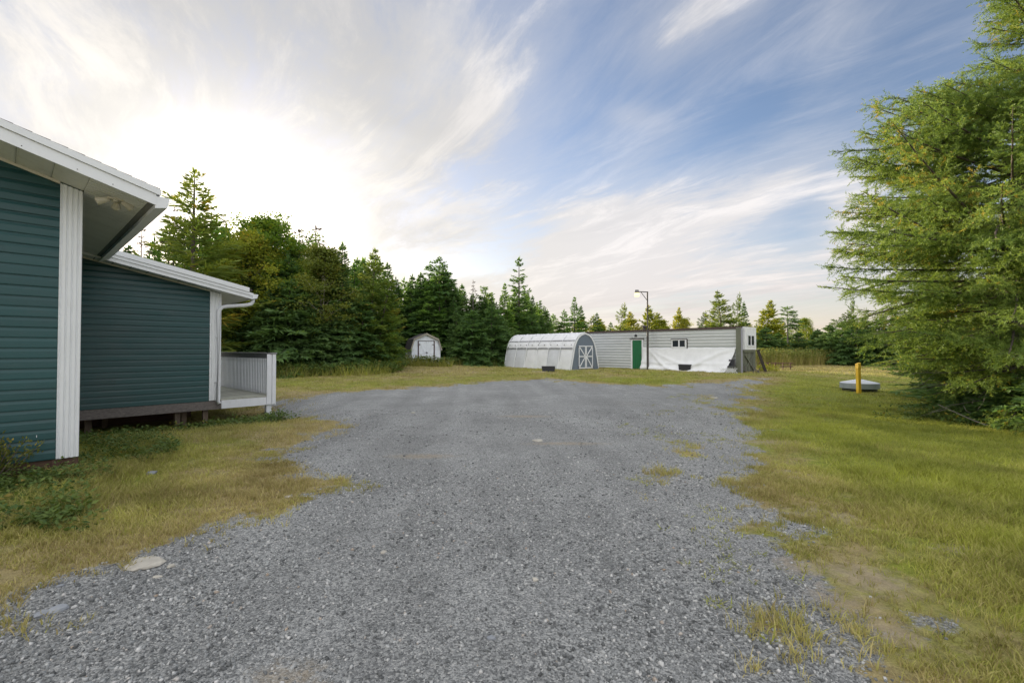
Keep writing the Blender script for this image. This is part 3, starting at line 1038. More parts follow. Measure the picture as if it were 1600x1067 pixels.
MB().box(TL, 0, .02, 2.5, .04, TH).build('body', M['trailer_metal'], trailer)
d0, d1 = tx(987.5), tx(1004)
wx0, wx1 = tx(1050), tx(1073)
nb = 13
hh = (TH - .06) / nb
bands = [rnd.uniform(-.04, .04) for _ in range(nb)]
cuts = [TL, -11.2, -8.6, d0 - .02]
def panel_row(k, xa, xb):
    z = .05 + k * hh
    b = rnd.uniform(.0, .004)
    MB().extrude_x([(.018, z), (-.004, z), (-.018 - b, z + .012), (-.018 - b, z + .05), (-.004, z + .075), (-.006 - b, z + hh - .03), (-.001, z + hh), (.018, z + hh)], xa, xb).build('siding_panel', M['trailer_metal'], trailer)
    MB().extrude_x([(-.012, z + .006), (-.0235 - b, z + .012), (-.0235 - b, z + .048), (-.012, z + .052)], xa + .002, xb - .002).build('siding_ridge', M['trailer_ridge'], trailer)
for k in range(nb):
    z0, z1 = .05 + k * hh, .05 + (k + 1) * hh
    segs = [(TL, -10.6), (-10.597, d0 - .08), (d1 + .08, wx0), (wx1, 0)]
    if not (z1 > 1.49 and z0 < 2.02):
        segs = [(TL, -10.6), (-10.597, d0 - .08), (d1 + .08, -3.0), (-2.997, 0)]
    if z0 > 2.2:
        segs = [(TL, -10.6), (-10.597, -5.6), (-5.597, -3.0), (-2.997, 0)]
    for a, b in segs:
        panel_row(k, a, b)
# roof edge
MB().hexa([(TL, -.06, TH - .01), (0.06, -.06, TH - .01), (0.06, 2.56, TH - .01), (TL, 2.56, TH - .01),
           (TL, -.06, TH + .10), (0.06, -.06, TH + .13), (0.06, 2.56, TH + .13), (TL, 2.56, TH + .10)]).build('roof', M['trailer_roof'], trailer)
# door
dr = MB()
dw = (d1 - d0)
for i in range(5):
    a = d0 + .05 + i * (dw - .1) / 5
    dr.bevbox(a + .004, a + (dw - .1) / 5 - .004, -.030, -.004, .02, 2.02, .006)
dr.box(d0 + .05, d1 - .05, -.012, .016, .02, 2.02)
door = dr.build('door', M['green_door'], trailer)
MB().lathe([(.03, 0), (.03, .02), (.02, .03), (.032, .05), (.024, .07)], 12).build('handle', M['dark_metal'], door, loc=(d1 - .13, -.03, 1.0), rot=(R(90), 0, 0))
MB().bevbox(d0 - .06, d0 + .045, -.05, .0, .0, 2.10).build('door_frame', M['white_paint'], trailer)
MB().bevbox(d1 - .045, d1 + .06, -.05, .0, .0, 2.10).build('door_frame', M['white_paint'], trailer)
MB().bevbox(d0 + .047, d1 - .047, -.05, .0, 2.03, 2.10).build('door_frame', M['white_paint'], trailer)
MB().bevbox(d0 - .14, d1 + .14, -.10, -.003, 2.105, 2.15).build('door_hood', M['dark_metal'], trailer)
MB().lathe([(.10, 0), (.10, .02), (.07, .05), (.03, .06)], 16).build('wall_lamp', M['dark_plastic'], trailer, loc=((d0 + d1) / 2 - .1, -.022, 2.36), rot=(R(90), 0, 0))
# sliding window
zb, zt = 1.47, 2.04
win = MB().bevbox(wx0 - .01, wx1 + .01, -.065, -.02, zt - .07, zt).bevbox(wx0 - .01, wx1 + .01, -.065, -.02, zb, zb + .09)
win.bevbox(wx0 - .01, wx0 + .06, -.064, -.02, zb + .091, zt - .071).bevbox(wx1 - .10, wx1 + .01, -.064, -.02, zb + .091, zt - .071).bevbox((wx0 + wx1) / 2 - .045, (wx0 + wx1) / 2 + .045, -.064, -.02, zb + .091, zt - .071)
wf = win.build('window', M['white_paint'], trailer)
xm = (wx0 + wx1) / 2
for a, b in ((wx0 + .061, xm - .046), (xm + .046, wx1 - .101)):
    MB().box(a, b, -.04, -.034, zb + .092, zt - .072).build('pane', M['dark_glass'], wf)
MB().bevbox(wx0 - .05, wx1 + .06, -.10, -.026, zt + .003, zt + .045).build('sill', M['dark_metal'], wf)
MB().bevbox(wx1 + .02, wx1 + .07, -.05, -.02, zb - .05, zt).build('shutter_edge', M['dark_metal'], wf)
# corner post, end wall with white window panel over weathered boards
MB().bevbox(-.20, .07, -.15, .08, -.15, TH + .06, .01).build('corner_post', M['weathered'], trailer)
MB().bevbox(.073, .11, -.12, .06, -.1, TH, .006).build('corner_trim', M['frame_grey'], trailer)
MB().box(.01, .05, .10, 2.45, .1, TH - .02).build('end_wall', M['weathered'], trailer)
MB().bevbox(.06, .24, .14, 2.02, 1.36, TH + .10, .01).build('bay', M['white_paint'], trailer)
ew = MB().bevbox(.243, .27, .42, 1.70, 1.56, 1.64).bevbox(.243, .27, .42, 1.70, 2.20, 2.28)
for a in (.42, 1.0, 1.58):
    ew.bevbox(.242, .27, a, a + .12, 1.641, 2.199)
ewo = ew.build('window', M['white_paint'], trailer)
for a in (.541, 1.121):
    MB().box(.243, .252, a, a + .458, 1.642, 2.198).build('pane', M['dark_glass'], ewo)
for i, a in enumerate(np.arange(.14, 2.0, .19)):
    MB().bevbox(.07, .11, a, a + .13 + .03 * (i % 3), .0 + .05 * (i % 2), 1.25, .006).build('skirt_slat', M['weathered'], trailer)
MB().bevbox(.06, .18, .13, 2.02, 1.22, 1.345, .006).build('bay_beam', M['weathered'], trailer)
MB().beam((.14, .2, .1), (.14, 1.8, 1.1), .07, .04, (1, 0, 0)).build('brace', M['weathered'], trailer)
MB().beam((.16, 1.8, .1), (.16, .3, 1.05), .07, .04, (1, 0, 0)).build('brace', M['weathered'], trailer)
# vent stack on the roof
vx = tx(1003) - .5
MB().lathe([(.09, 0), (.09, .22), (.16, .24), (.17, .32), (.06, .40)], 14, (0, 0, 0)).build('vent_stack', M['dark_metal'], trailer, smooth=False, loc=(vx, 1.2, TH + .1))


def trailer_pt(lx, ly):
    c, s_ = math.cos(TA), math.sin(TA)
    return TR[0] + lx * c - ly * s_, TR[1] + lx * s_ + ly * c


# white tarp hung along the lower half of the trailer
nu, nv = 90, 22
TX0, TX1 = tx(1005), tx(1151)
us = np.linspace(0, 1, nu); vsn = np.linspace(0, 1, nv)
UU, VV = np.meshgrid(us, vsn)
top_z = 1.50 - .03 * np.sin(UU * math.pi * 7) ** 2
bx = TX0 + (TX1 - TX0) * UU
LX = bx + VV * (.02 - .38 * sstep(.70, 1.0, UU))
out = .035 + VV ** 1.3 * (.42 + .42 * UU)
# swags: folds sweeping down from both upper corners to a low point
s1 = np.abs(VV - (0.02 + 1.15 * sstep(-.02, .42, UU) * .85)); s2 = np.abs(VV - (0.05 + 1.0 * sstep(1.02, .42, UU) * .85))
fold = .085 * np.exp(-(s1 / .07) ** 2) + .10 * np.exp(-(s2 / .08) ** 2)
s3 = np.abs(VV - (.02 + .62 * sstep(-.02, .5, UU) + .0)); s4 = np.abs(VV - (.03 + .62 * sstep(1.02, .5, UU)))
fold += .05 * np.exp(-(s3 / .06) ** 2) + .05 * np.exp(-(s4 / .06) ** 2)
s5 = np.abs(VV - 1.4 * UU / .16); fold += .05 * np.exp(-(s5 / .25) ** 2) * sstep(.25, .1, UU)
fold += .025 * sstep(.6, 1, VV) * np.sin(UU * 38 + 3 * np.sin(UU * 9)) + .004 * np.sin(UU * 70 + VV * 9)
out = out + 0.95 * fold * np.sin(np.clip(VV, 0, 1) * math.pi * .55 + .15)
ZZ = top_z * (1 - VV) + VV * (-.02 + .03 * np.sin(UU * 20) + .02)
ZZ = ZZ - .06 * np.sin(math.pi * UU) * (VV * (1 - VV)) * 4
V = np.stack([LX.ravel(), -out.ravel(), ZZ.ravel()], 1)
q = (np.arange(nv - 1)[:, None] * nu + np.arange(nu - 1)[None, :]).ravel()
tarp = link_mesh('tarp', np_mesh('tarp', V, np.stack([q, q + 1, q + nu + 1, q + nu], 1), M['tarp_white'], None, True))
tarp.location = (TR[0], TR[1], TZ); tarp.rotation_euler = (0, 0, TA)
so = tarp.modifiers.new('thickness', 'SOLIDIFY'); so.thickness = .006
tag(tarp, 'white tarpaulin draped in folds along the lower half of the trailer', 'tarp')
# narrow white sheet beside the door
sh = MB()
for i in range(7):
    a = tx(1004.5) + i * .045
    sh.poly([(a, -.05 - .02 * (i % 2), .02), (a + .045, -.05 - .02 * ((i + 1) % 2), .02), (a + .045, -.04 - .02 * ((i + 1) % 2), 1.56), (a, -.04 - .02 * (i % 2), 1.56)])
o = sh.build('hanging_sheet', M['tarp_white']); o.location = (TR[0], TR[1], TZ); o.rotation_euler = (0, 0, TA)
tag(o, 'narrow white sheet hung on the trailer wall between green door and lamp post', 'sheet')

# yard lamp in front of the trailer
lx, ly = trailer_pt(tx(1012, .55), -.55)
lz = gz1(lx, ly)
lamp = thing('yard_lamp', 'tall dark yard lamp post with a lit amber lantern beside the green door', 'lamp post', (lx, ly, lz))
D_ = ly
ztop = Zr(455.5, D_) - lz
zmid = Zr(517, D_) - lz
MB().tube([(0, 0, -.2), (0, 0, zmid)], .075, 10).build('pole', M['dark_metal'], lamp)
MB().tube([(0, 0, zmid), (0, 0, ztop)], .05, 10).build('upper_pole', M['dark_metal'], lamp)
ax = U(995.5, D_) - lx
MB().tube([(.05, 0, ztop - .03), (ax, 0, ztop - .0)], .03, 8).build('arm', M['dark_metal'], lamp)
MB().tube([(0, 0, ztop - .62), (ax * .62, 0, ztop - .03)], .022, 8).build('brace', M['dark_metal'], lamp)
hd = MB().lathe([(.05, .16), (.12, .15), (.14, .06), (.14, -.04), (.12, -.05)], 14).build('lamp_head', M['rail_grey'], lamp, smooth=False, loc=(ax, 0, ztop - .04))
MB().lathe([(.11, .0), (.17, -.10), (.165, -.22), (.08, -.25)], 14).build('lantern', M['lamp_lit'], lamp, smooth=True, loc=(ax, 0, ztop - .09))

# dark crate and odds and ends along the tarp
def at_px(px, py):
    x_, y_ = gpt(px, py)
    return x_, y_, gz1(x_, y_)


def crate(name, label, cat, px, D, w, d, h, rz, lid=True):
    x_ = U(px, D); z_ = gz1(x_, D)
    c = thing(name, label, cat, (x_, D, z_), rz)
    b = MB().hexa([(-w * .46, -d * .46, 0), (w * .46, -d * .46, 0), (w * .46, d * .46, 0), (-w * .46, d * .46, 0), (-w / 2, -d / 2, h), (w / 2, -d / 2, h), (w / 2, d / 2, h), (-w / 2, d / 2, h)])
    b.build('body', M['dark_plastic'], c)
    r_ = MB().bevbox(-w * .53, w * .53, -d * .53, d * .53, h + .002, h + .045, .01)
    r_.build('lid', M['dark_plastic'], c)
    for sx in (-1, 1):
        MB().bevbox(sx * w * .505 - .02, sx * w * .505 + .02, -.1, .1, h * .62, h * .78).build('handle', M['dark_plastic'], c)
    return c


crate('storage_tote', 'dark grey lidded storage tote on the grass beside the white arched shelter', 'tote', 857, 28.3, .80, .45, .30, R(-8))
x_, y_, z_ = U(842, 28.0), 27.9, gz1(U(842, 28), 27.9)
o = MB().bevbox(-.42, .42, -.06, .06, 0, .04).build('board', M['pale_wood'], loc=(x_, y_, z_ + .005), rot=(0, 0, R(-14)))
tag(o, 'short pale board lying on the grass beside the dark storage tote', 'board')
tb = crate('tool_box', 'black tool box standing on the grass in front of the hanging white tarpaulin', 'box', 1071, 29.0, .78, .4, .38, R(-40))
o = MB().lathe([(.09, 0), (.11, .2), (.06, .24), (.05, .30), (.02, .31)], 14).build('jug', M['dark_plastic'], loc=(U(1084, 29.1), 29.1, gz1(U(1084, 29.1), 29.1)))
tag(o, 'small black jug standing next to the black tool box', 'jug')
# chair back against the corner post
cx, cy = trailer_pt(-.34, -.42)
ch = thing('folding_chair', 'black folding chair leaning by the weathered trailer corner post', 'chair', (cx, cy, gz1(cx, cy)), TA)
MB().bevbox(-.17, .17, -.02, .02, .42, .78, .015).build('backrest', M['dark_plastic'], ch)
MB().bevbox(-.17, .17, -.30, .0, .36, .40, .01).build('seat', M['dark_plastic'], ch)
for sx in (-.16, .16):
    MB().tube([(sx, -.28, 0), (sx, .03, .80)], .014, 6).build('leg', M['dark_metal'], ch)
    MB().tube([(sx, .12, 0), (sx, -.22, .38)], .014, 6).build('leg', M['dark_metal'], ch)
# broken lattice
lx2, ly2 = trailer_pt(-.40, -.85)
la = thing('lattice_panel', 'small white diamond lattice panel at the foot of the trailer corner', 'lattice', (lx2, ly2, gz1(lx2, ly2)), TA + .1)
for k in range(-3, 4):
    for sgn, yo in ((1, 0), (-1, .014)):
        a = k * .12
        MB().beam((a - .14 * sgn, yo, .01), (a + .14 * sgn, yo, .29), .035, .010, (0, 1, 0)).build('lath', M['white_paint'], la)
# plank leaning on the far side and clutter
px2, py2 = trailer_pt(.45, 1.6)
o = MB().beam((.55, .35, 0), (0, 0, 1.35), .16, .06, (0, 1, 0)).build('plank', M['weather_dark'], loc=(px2, py2, gz1(px2, py2)), rot=(0, 0, TA + .6))
tag(o, 'dark weathered plank leaning under the white window bay', 'plank')
px3, py3 = trailer_pt(.42, .4)
br = MB()
for k in range(7):
    a = (rnd.uniform(-.3, .6), rnd.uniform(-.3, .5), .0); b = (a[0] + rnd.uniform(-.5, .5), a[1] + rnd.uniform(-.4, .4), rnd.uniform(.3, .75))
    br.tube([a, ((a[0] + b[0]) / 2 + .05, (a[1] + b[1]) / 2, b[2] * .55), b], [.025, .02, .01], 5)
o = br.build('driftwood', M['bark_grey'], loc=(px3, py3, gz1(px3, py3)))
tag(o, 'heap of bleached driftwood branches below the window bay', 'driftwood')
rk = thing('garden_rail', 'low reddish brown rail with short posts beyond the trailer end', 'fence', (U(1187, 31), 31.0, gz1(U(1187, 31), 31)), R(-8))
for k in range(5):
    MB().bevbox(k * .48, k * .48 + .06, 0, .06, -.1, .52).build('post', M['brown_wood'], rk)
for zz in (.2, .42):
    MB().bevbox(-.1, 2.1, -.03, -.002, zz, zz + .07).build('rail', M['brown_wood'], rk)

# ------------------------------------------------------------------ white arched shelter
G1 = np.array([3.88, 30.4]); GA = math.atan2(.631, .775)
GZ = .20
hall = thing('arched_shelter', 'white sheeted arched shelter with blue grey end wall and braced double doors', 'shelter', (G1[0], G1[1], GZ), GA)
GW, GL = 2.92, 7.1
xc = GW / 2
prof = [(GW / 2, 0), (GW / 2 - .06, .25), (GW / 2 - .34, 1.5), (GW / 2 - .42, 1.72), (GW / 2 - .56, 2.0), (GW / 2 - .78, 2.26), (GW / 2 - 1.06, 2.44), (0.0, 2.55)]
full = [(xc + a, z) for a, z in prof] + [(xc - a, z) for a, z in prof[-2::-1]]      # right foot over the top to left foot
left = [(xc - a, z) for a, z in prof]                                               # left foot to ridge
nseg = 6


def strip(name, mat, pa, pb, y0, y1, bul=.03, ncol=5, nrow=4, wr=.012):
    """piece of sheeting between two points of the section, bellied and wrinkled"""
    mb = MB()
    dn = Vector((pb[1] - pa[1], 0, -(pb[0] - pa[0]))).normalized() * -1
    ph = rnd.random() * 6
    for i in range(nrow + 1):
        for j in range(ncol + 1):
            t, u_ = i / nrow, j / ncol
            b = bul * math.sin(math.pi * t) * math.sin(math.pi * u_) + wr * math.sin(u_ * 17 + ph + t * 5)
            mb.v.append((pa[0] + (pb[0] - pa[0]) * t + dn.x * b, y0 + (y1 - y0) * u_, pa[1] + (pb[1] - pa[1]) * t + dn.z * b))
    for i in range(nrow):
        for j in range(ncol):
            k = i * (ncol + 1) + j
            mb.f.append((k, k + 1, k + ncol + 2, k + ncol + 1))
    return mb.build(name, mat, hall, smooth=True)


sl = GL / nseg
side_idx = 2     # prof index where the upright side ends
for k in range(nseg):
    y0, y1 = .03 + k * sl, .03 + (k + 1) * sl - .02
    mt = M['poly_white'] if k in (0, 3) else M['poly_grey'] if k in (1, 4, 5) else M['poly_white']
    strip('side_panel', mt, left[0], (left[2][0], left[2][1] - .06), y0, y1, .05, 10, 6, .012)
    for sgn in (0,):
        strip('roof_panel', M['poly_white'], (left[2][0] - .03, left[2][1] + .02), left[4], y0 - .02, y1 + .01, .05, 10, 4, .02)
        strip('roof_panel', M['poly_white'], (left[4][0] - .01, left[4][1] + .03), (left[6][0], left[6][1] + .02), y0 - .02, y1 + .01, .04, 10, 4, .018)
        strip('roof_panel', M['poly_white'], (left[6][0], left[6][1] + .02), (left[7][0], left[7][1] + .02), y0 - .02, y1 + .01, .03, 10, 3, .015)
    # right side, plain
    rt = [(2 * xc - a, z) for a, z in left]
    for a in range(7):
        MB().poly([(rt[a][0], y0, rt[a][1]), (rt[a][0], y1 + .02, rt[a][1]), (rt[a + 1][0], y1 + .02, rt[a + 1][1]), (rt[a + 1][0], y0, rt[a + 1][1])]).build('sheet', M['poly_white'], hall) if False else None
rs = MB()
rt = [(2 * xc - a, z) for a, z in left]
for a in range(7):
    rs.poly([(rt[a][0], 0.03, rt[a][1]), (rt[a][0], GL, rt[a][1]), (rt[a + 1][0], GL, rt[a + 1][1]), (rt[a + 1][0], .03, rt[a + 1][1])])
rs.build('far_sheet', M['poly_white'], hall)
# hoops and rails over the sheeting
for k in range(nseg + 1):
    y0 = .015 + k * sl
    MB().tube([(a - (.035 if a < xc else -.035) * (0 if abs(a - xc) < .01 else 1), y0, z + (.03 if i > 2 else 0)) for i, (a, z) in enumerate(left)], .028, 6).build('hoop', M['white_vinyl'], hall)
MB().bevbox(left[2][0] - .055, left[2][0] - .015, 0, GL, left[2][1] - .055, left[2][1] - .005).build('side_rail', M['frame_grey'], hall)
MB().bevbox(left[4][0] - .06, left[4][0] - .02, 0, GL, left[4][1] - .0, left[4][1] + .045).build('side_rail', M['frame_grey'], hall)
for k in range(11):
    MB().bevbox(left[2][0] - .05, left[2][0] - .025, .15 + k * .66, .21 + k * .66, left[2][1] + .19, left[2][1] + .25).build('clip', M['dark_plastic'], hall)
# end wall and its white edging
ewp = [(a, z) for a, z in full]
ew2 = MB(); n_ = len(ewp)
ew2.v = [(a, -.02, z) for a, z in ewp] + [(a, .02, z) for a, z in ewp]
ew2.f = [tuple(range(n_))[::-1], tuple(range(n_, 2 * n_))] + [(k, (k + 1) % n_, n_ + (k + 1) % n_, n_ + k) for k in range(n_)]
ew2.build('end_wall', M['hall_grey'], hall)
edge = MB()
for k in range(n_ - 1):
    a, b = ewp[k], ewp[k + 1]
    ca = Vector((xc - a[0], 0, 1.0 - a[1])).normalized() * .10; cb = Vector((xc - b[0], 0, 1.0 - b[1])).normalized() * .10
    edge.hexa([(a[0], -.06, a[1]), (b[0], -.06, b[1]), (b[0], .03, b[1]), (a[0], .03, a[1]),
               (a[0] + ca.x, -.06, a[1] + ca.z), (b[0] + cb.x, -.06, b[1] + cb.z), (b[0] + cb.x, .03, b[1] + cb.z), (a[0] + ca.x, .03, a[1] + ca.z)])
edge.build('edge_trim', M['poly_white'], hall)
# double doors with braces
dz0, dz1, dzm = .10, 1.66, .92
dxl, dxm, dxr = .78, 1.50, 2.22
for (a, b, inner) in ((dxl, dxm - .012, 1), (dxm + .012, dxr, 0)):
    dd = MB().bevbox(a, b, -.05, -.024, dz0, dz1, .004).build('door', M['hall_grey'], hall)
    t = .075
    tr = MB()
    tr.bevbox(a, a + t, -.075, -.051, dz0, dz1).bevbox(b - t, b, -.075, -.051, dz0, dz1)
    tr.bevbox(a + t + .001, b - t - .001, -.075, -.051, dz1 - t, dz1).bevbox(a + t + .001, b - t - .001, -.075, -.051, dz0, dz0 + t).bevbox(a + t + .001, b - t - .001, -.075, -.051, dzm - t / 2, dzm + t / 2)
    tr.build('door_frame', M['white_paint'], dd)
    if inner:
        s1_, s2_ = ((a + t, dz1 - t), (b - t, dzm + t / 2)), ((a + t, dz0 + t), (b - t, dzm - t / 2))
    else:
        s1_, s2_ = ((b - t, dz1 - t), (a + t, dzm + t / 2)), ((b - t, dz0 + t), (a + t, dzm - t / 2))
    for (p0, p1) in (s1_, s2_):
        MB().beam((p0[0], -.06, p0[1]), (p1[0], -.06, p1[1]), .07, .018, (0, 1, 0)).build('brace', M['white_paint'], dd)
    for zz in (dz0 + .08, dz1 - .10):
        xx = a if inner else b
        MB().bevbox(xx - .06, xx + .06, -.085, -.076, zz, zz + .05).build('hinge', M['dark_metal'], dd)
MB().bevbox(dxm - .03, dxm + .03, -.095, -.076, .98, 1.05).build('latch', M['dark_metal'], hall)

# ------------------------------------------------------------------ little barn-roofed shed at the wood's edge
SD = 34.6
sx_ = U(666, SD)
SZ = .34
shed = thing('garden_shed', 'small white barn roofed shed with double doors at the edge of the wood', 'shed', (sx_, SD, SZ), R(23))
hw = 1.10
gam = [(-hw, 0), (hw, 0), (hw, 1.30), (hw - .22, 2.0), (0, 2.42), (-hw + .22, 2.0), (-hw, 1.30)]
MB().extrude_y(gam, 0, 2.6).build('wall', M['shed_white'], shed)
for k in range(14):
    z = .03 + k * .145
    a = hw if z < 1.3 else hw - .22 * (z - 1.3) / .7
    for s0, s1 in ((-a + .01, -.66), (.66, a - .01)):
        MB().extrude_x([(0, z), (-.022, z), (-.006, z + .143), (0, z + .143)], s0, s1).build('siding_board', M['shed_white'], shed)
ro = [(hw + .10, 1.22), (hw - .16, 2.06), (0, 2.50), (-hw + .16, 2.06), (-hw - .10, 1.22)]
ri = [(hw + .05, 1.22), (hw - .20, 2.02), (0, 2.44), (-hw + .20, 2.02), (-hw - .05, 1.22)]
for k in range(4):
    MB().extrude_y([ri[k], ro[k], ro[k + 1], ri[k + 1]], -.11, 2.7).build('roof', M['barn_roof'], shed)
    MB().extrude_y([(ri[k][0] * .99, ri[k][1] - .07), (ro[k][0] * 1.01, ro[k][1] + .01), (ro[k + 1][0] * 1.01, ro[k + 1][1] + .01), (ri[k + 1][0] * .99, ri[k + 1][1] - .07)], -.14, -.112).build('barge_board', M['shed_trim'], shed)
for sgn in (-1, 1):
    d_ = MB().bevbox(min(sgn * .008, sgn * .56), max(sgn * .008, sgn * .56), -.035, -.004, .10, 1.86, .004).build('door', M['shed_white'], shed)
    for (p0, p1) in (((.1 * sgn, .9), (.5 * sgn, .15)), ((.12 * sgn, 1.0), (.5 * sgn, 1.75))):
        MB().beam((p0[0], -.044, p0[1]), (p1[0], -.044, p1[1]), .07, .016, (0, 1, 0)).build('brace', M['shed_white'], d_)
    MB().bevbox(min(sgn * .03, sgn * .55), max(sgn * .03, sgn * .55), -.05, -.036, .92, .99).build('rail', M['shed_white'], d_)
    for zz in (.35, 1.6):
        MB().bevbox(min(sgn * .46, sgn * .62), max(sgn * .46, sgn * .62), -.062, -.051, zz, zz + .05).build('hinge', M['purple_brown'], d_)
    MB().bevbox(min(sgn * .565, sgn * .645), max(sgn * .565, sgn * .645), -.05, -.003, .06, 1.92, .004).build('door_frame', M['purple_brown'], shed)
MB().bevbox(-.56, .56, -.05, -.003, 1.87, 1.93, .004).build('door_frame', M['rail_grey'], shed)
MB().bevbox(-.05, .09, -.075, -.052, .98, 1.06).build('latch', M['dark_metal'], shed)
MB().bevbox(-.7, .7, -.06, .05, -.04, .06).build('threshold', M['purple_brown'], shed)
o = MB().hexa([(-.25, -.75, -.38), (.95, -.75, -.38), (.85, -.08, -.38), (-.2, -.08, -.38), (-.25, -.75, -.33), (.95, -.75, -.33), (.85, -.08, -.06), (-.2, -.08, -.06)]).build('ramp', M['brown_wood'], shed)
o = MB().beam((.02, 0, 0), (-.42, 0.05, .42), .10, .04, (0, 1, 0)).bevbox(-.45, .0, 0, .4, -.05, .06).build('board', M['shed_white'], loc=(sx_ + 1.72, SD + .05, gz1(sx_ + 1.7, SD) + .05))
tag(o, 'white offcut board propped against the right side of the garden shed', 'board')

# dark green bin beyond the deck
gx_, gy_ = U(429.5, 22.5), 22.5
gb = thing('garden_bin', 'dark green lidded bin standing just beyond the white deck', 'bin', (gx_ - .28, gy_, gz1(gx_, gy_)), R(20))
MB().hexa([(-.22, -.22, 0), (.22, -.22, 0), (.22, .22, 0), (-.22, .22, 0), (-.28, -.28, .62), (.28, -.28, .62), (.28, .28, .62), (-.28, .28, .62)]).build('body', M['green_plastic'], gb)
MB().bevbox(-.30, .30, -.30, .30, .622, .68, .015).build('lid', M['green_plastic'], gb)

# ------------------------------------------------------------------ septic cover and marker post
lx3, ly3 = U(1342, 17.3), 17.3
lz3 = gz1(lx3, ly3)
lid = thing('septic_cover', 'round grey conical tank cover sitting on the lawn', 'tank cover', (lx3, ly3, lz3))
MB().lathe([(.57, -.05), (.57, .10)], 40).build('riser', M['dark_plastic'], lid)
MB().lathe([(.645, .10), (.655, .11), (.655, .285), (.645, .295)], 48).build('rim', M['lid_side'], lid)
MB().lathe([(.648, .297), (.655, .302), (.60, .325), (.12, .432), (.07, .44)], 48).build('dome', M['lid_grey'], lid)
yx, yy_ = U(1341, 16.4), 16.4
yz = gz1(yx, yy_)
yp = thing('marker_post', 'yellow painted wooden marker post in front of the round tank cover', 'post', (yx, yy_, yz), R(12))
zt = Zr(567.5, 16.4) - yz
MB().hexa([(-.06, -.05, -.2), (.06, -.05, -.2), (.06, .05, -.2), (-.06, .05, -.2), (-.075, -.05, zt - .2), (.04, -.05, zt - .2), (.04, .05, zt - .2), (-.075, .05, zt - .2)]).build('shaft', M['yellow_paint'], yp)
MB().hexa([(-.085, -.06, zt - .198), (.047, -.06, zt - .198), (.047, .06, zt - .198), (-.085, .06, zt - .198), (-.078, -.055, zt - .02), (.042, -.055, zt + .02), (.042, .055, zt + .02), (-.078, .055, zt - .02)]).build('cap', M['yellow_paint'], yp)


lid.scale = (.94, .94, 1.0)

# ------------------------------------------------------------------ loose rocks on the gravel
def rock(px, py, wpx, flat, mat, label, asp=1.0, rz=0.0):
    import bmesh
    x_, y_ = gpt(px, py)
    w = wpx / F * y_
    bm = bmesh.new()
    bmesh.ops.create_icosphere(bm, subdivisions=2, radius=.5)
    sdv = rnd.randrange(1000)
    for v in bm.verts:
        k = 1 + .5 * (float(vnoise(v.co.x * 2.3 + sdv, v.co.y * 2.3 + v.co.z * 1.7, sdv)) - .5) + .2 * (float(vnoise(v.co.x * 6 + sdv, v.co.y * 6 + v.co.z * 3, sdv)) - .5)
        v.co = v.co * k
        v.co.z = max(v.co.z, -.25)
        v.co.z = min(v.co.z, .30)
        v.co = Vector((v.co.x * w, v.co.y * w * asp, v.co.z * w * flat))
    me = bpy.data.meshes.new('rock'); bm.to_mesh(me); bm.free()
    me.materials.append(M[mat])
    o = link_mesh('rock', me, None, (x_, y_, gz1(x_, y_) + w * flat * .10), (0, 0, rz))
    tag(o, label, 'rock')


rock(233, 878, 50, .22, 'rock_pale', 'flat pale cream stone set in the gravel at the left edge of the driveway', .95)
rock(97, 948, 26, .5, 'rock_grey', 'rounded light grey rock at the grassy left edge of the gravel', .8)
rock(72, 955, 18, .4, 'rock_grey', 'small angular grey rock just left of the rounded light grey rock', 1.2)
rock(272, 882, 12, .6, 'rock_pale', 'small tan rock just right of the flat pale cream stone', .8)
rock(252, 898, 15, .3, 'rock_pale', 'thin pale stone just below the flat pale cream stone', .6)
rock(101, 912, 10, .6, 'rock_grey', 'single dark grey pebble in the verge grass above the rounded rock', .9)
rock(601, 861, 10, .7, 'rock_pale', 'whitish stone alone in the middle left of the gravel', .9)
rock(453, 775, 11, .5, 'rock_pale', 'white stone where the left verge grass meets the gravel', .8, .6)
rock(836, 903, 10, .7, 'rock_pale', 'whitish pebble in the centre of the gravel driveway', .9)
rock(768, 992, 13, .6, 'rock_grey', 'blue grey angular stone in the near gravel', .8)
rock(840, 688, 20, .25, 'rock_pale', 'flat pale slab beside the long sandy streak in the gravel', .9)
rock(1115, 622, 12, .35, 'rock_pale', 'pale flat stone at the weedy right margin of the far gravel', .9)
rock(646, 645, 6, .6, 'rock_pale', 'tiny white stone on the far left gravel in front of the white deck', .9)
rock(168, 733, 20, .5, 'rock_grey', 'grey stone half hidden in grass below the white corner board', .9)
rock(240, 739, 14, .7, 'rock_grey', 'grey stone in grass under the raised teal wing', .9)
# ------------------------------------------------------------------ trees
UP = np.array([0, 0, 1.0])


def norm(v):
    return v / (np.linalg.norm(v, axis=-1, keepdims=True) + 1e-9)


class Kites:
    """many small leaf-like kites (two triangles each) gathered into one mesh"""
    def __init__(s):
        s.V = []; s.T = []

    def add(s, p, d, side, w, tint, at=.45):
        """p base, d vector to the tip, side unit vectors, w half width: arrays"""
        p = np.atleast_2d(p); d = np.atleast_2d(d); side = np.atleast_2d(side)
        w = np.broadcast_to(np.asarray(w, float), (len(p),))[:, None]
        mid = p + d * at
        V = np.stack([p, mid + side * w, p + d, mid - side * w], 1)
        s.V.append(V.reshape(-1, 3))
        s.T.append(np.repeat(np.clip(np.broadcast_to(tint, (len(p),)), 0, 1), 4))

    def mesh(s, name, mat, tris=False):
        V = np.concatenate(s.V); T = np.concatenate(s.T)
        F_ = np.arange(len(V)).reshape(-1, 4)
        return np_mesh(name, V, F_, mat, {'tint': T})


def perp_to(d, rg):
    r = rg.normal(size=d.shape)
    return norm(np.cross(d, r))


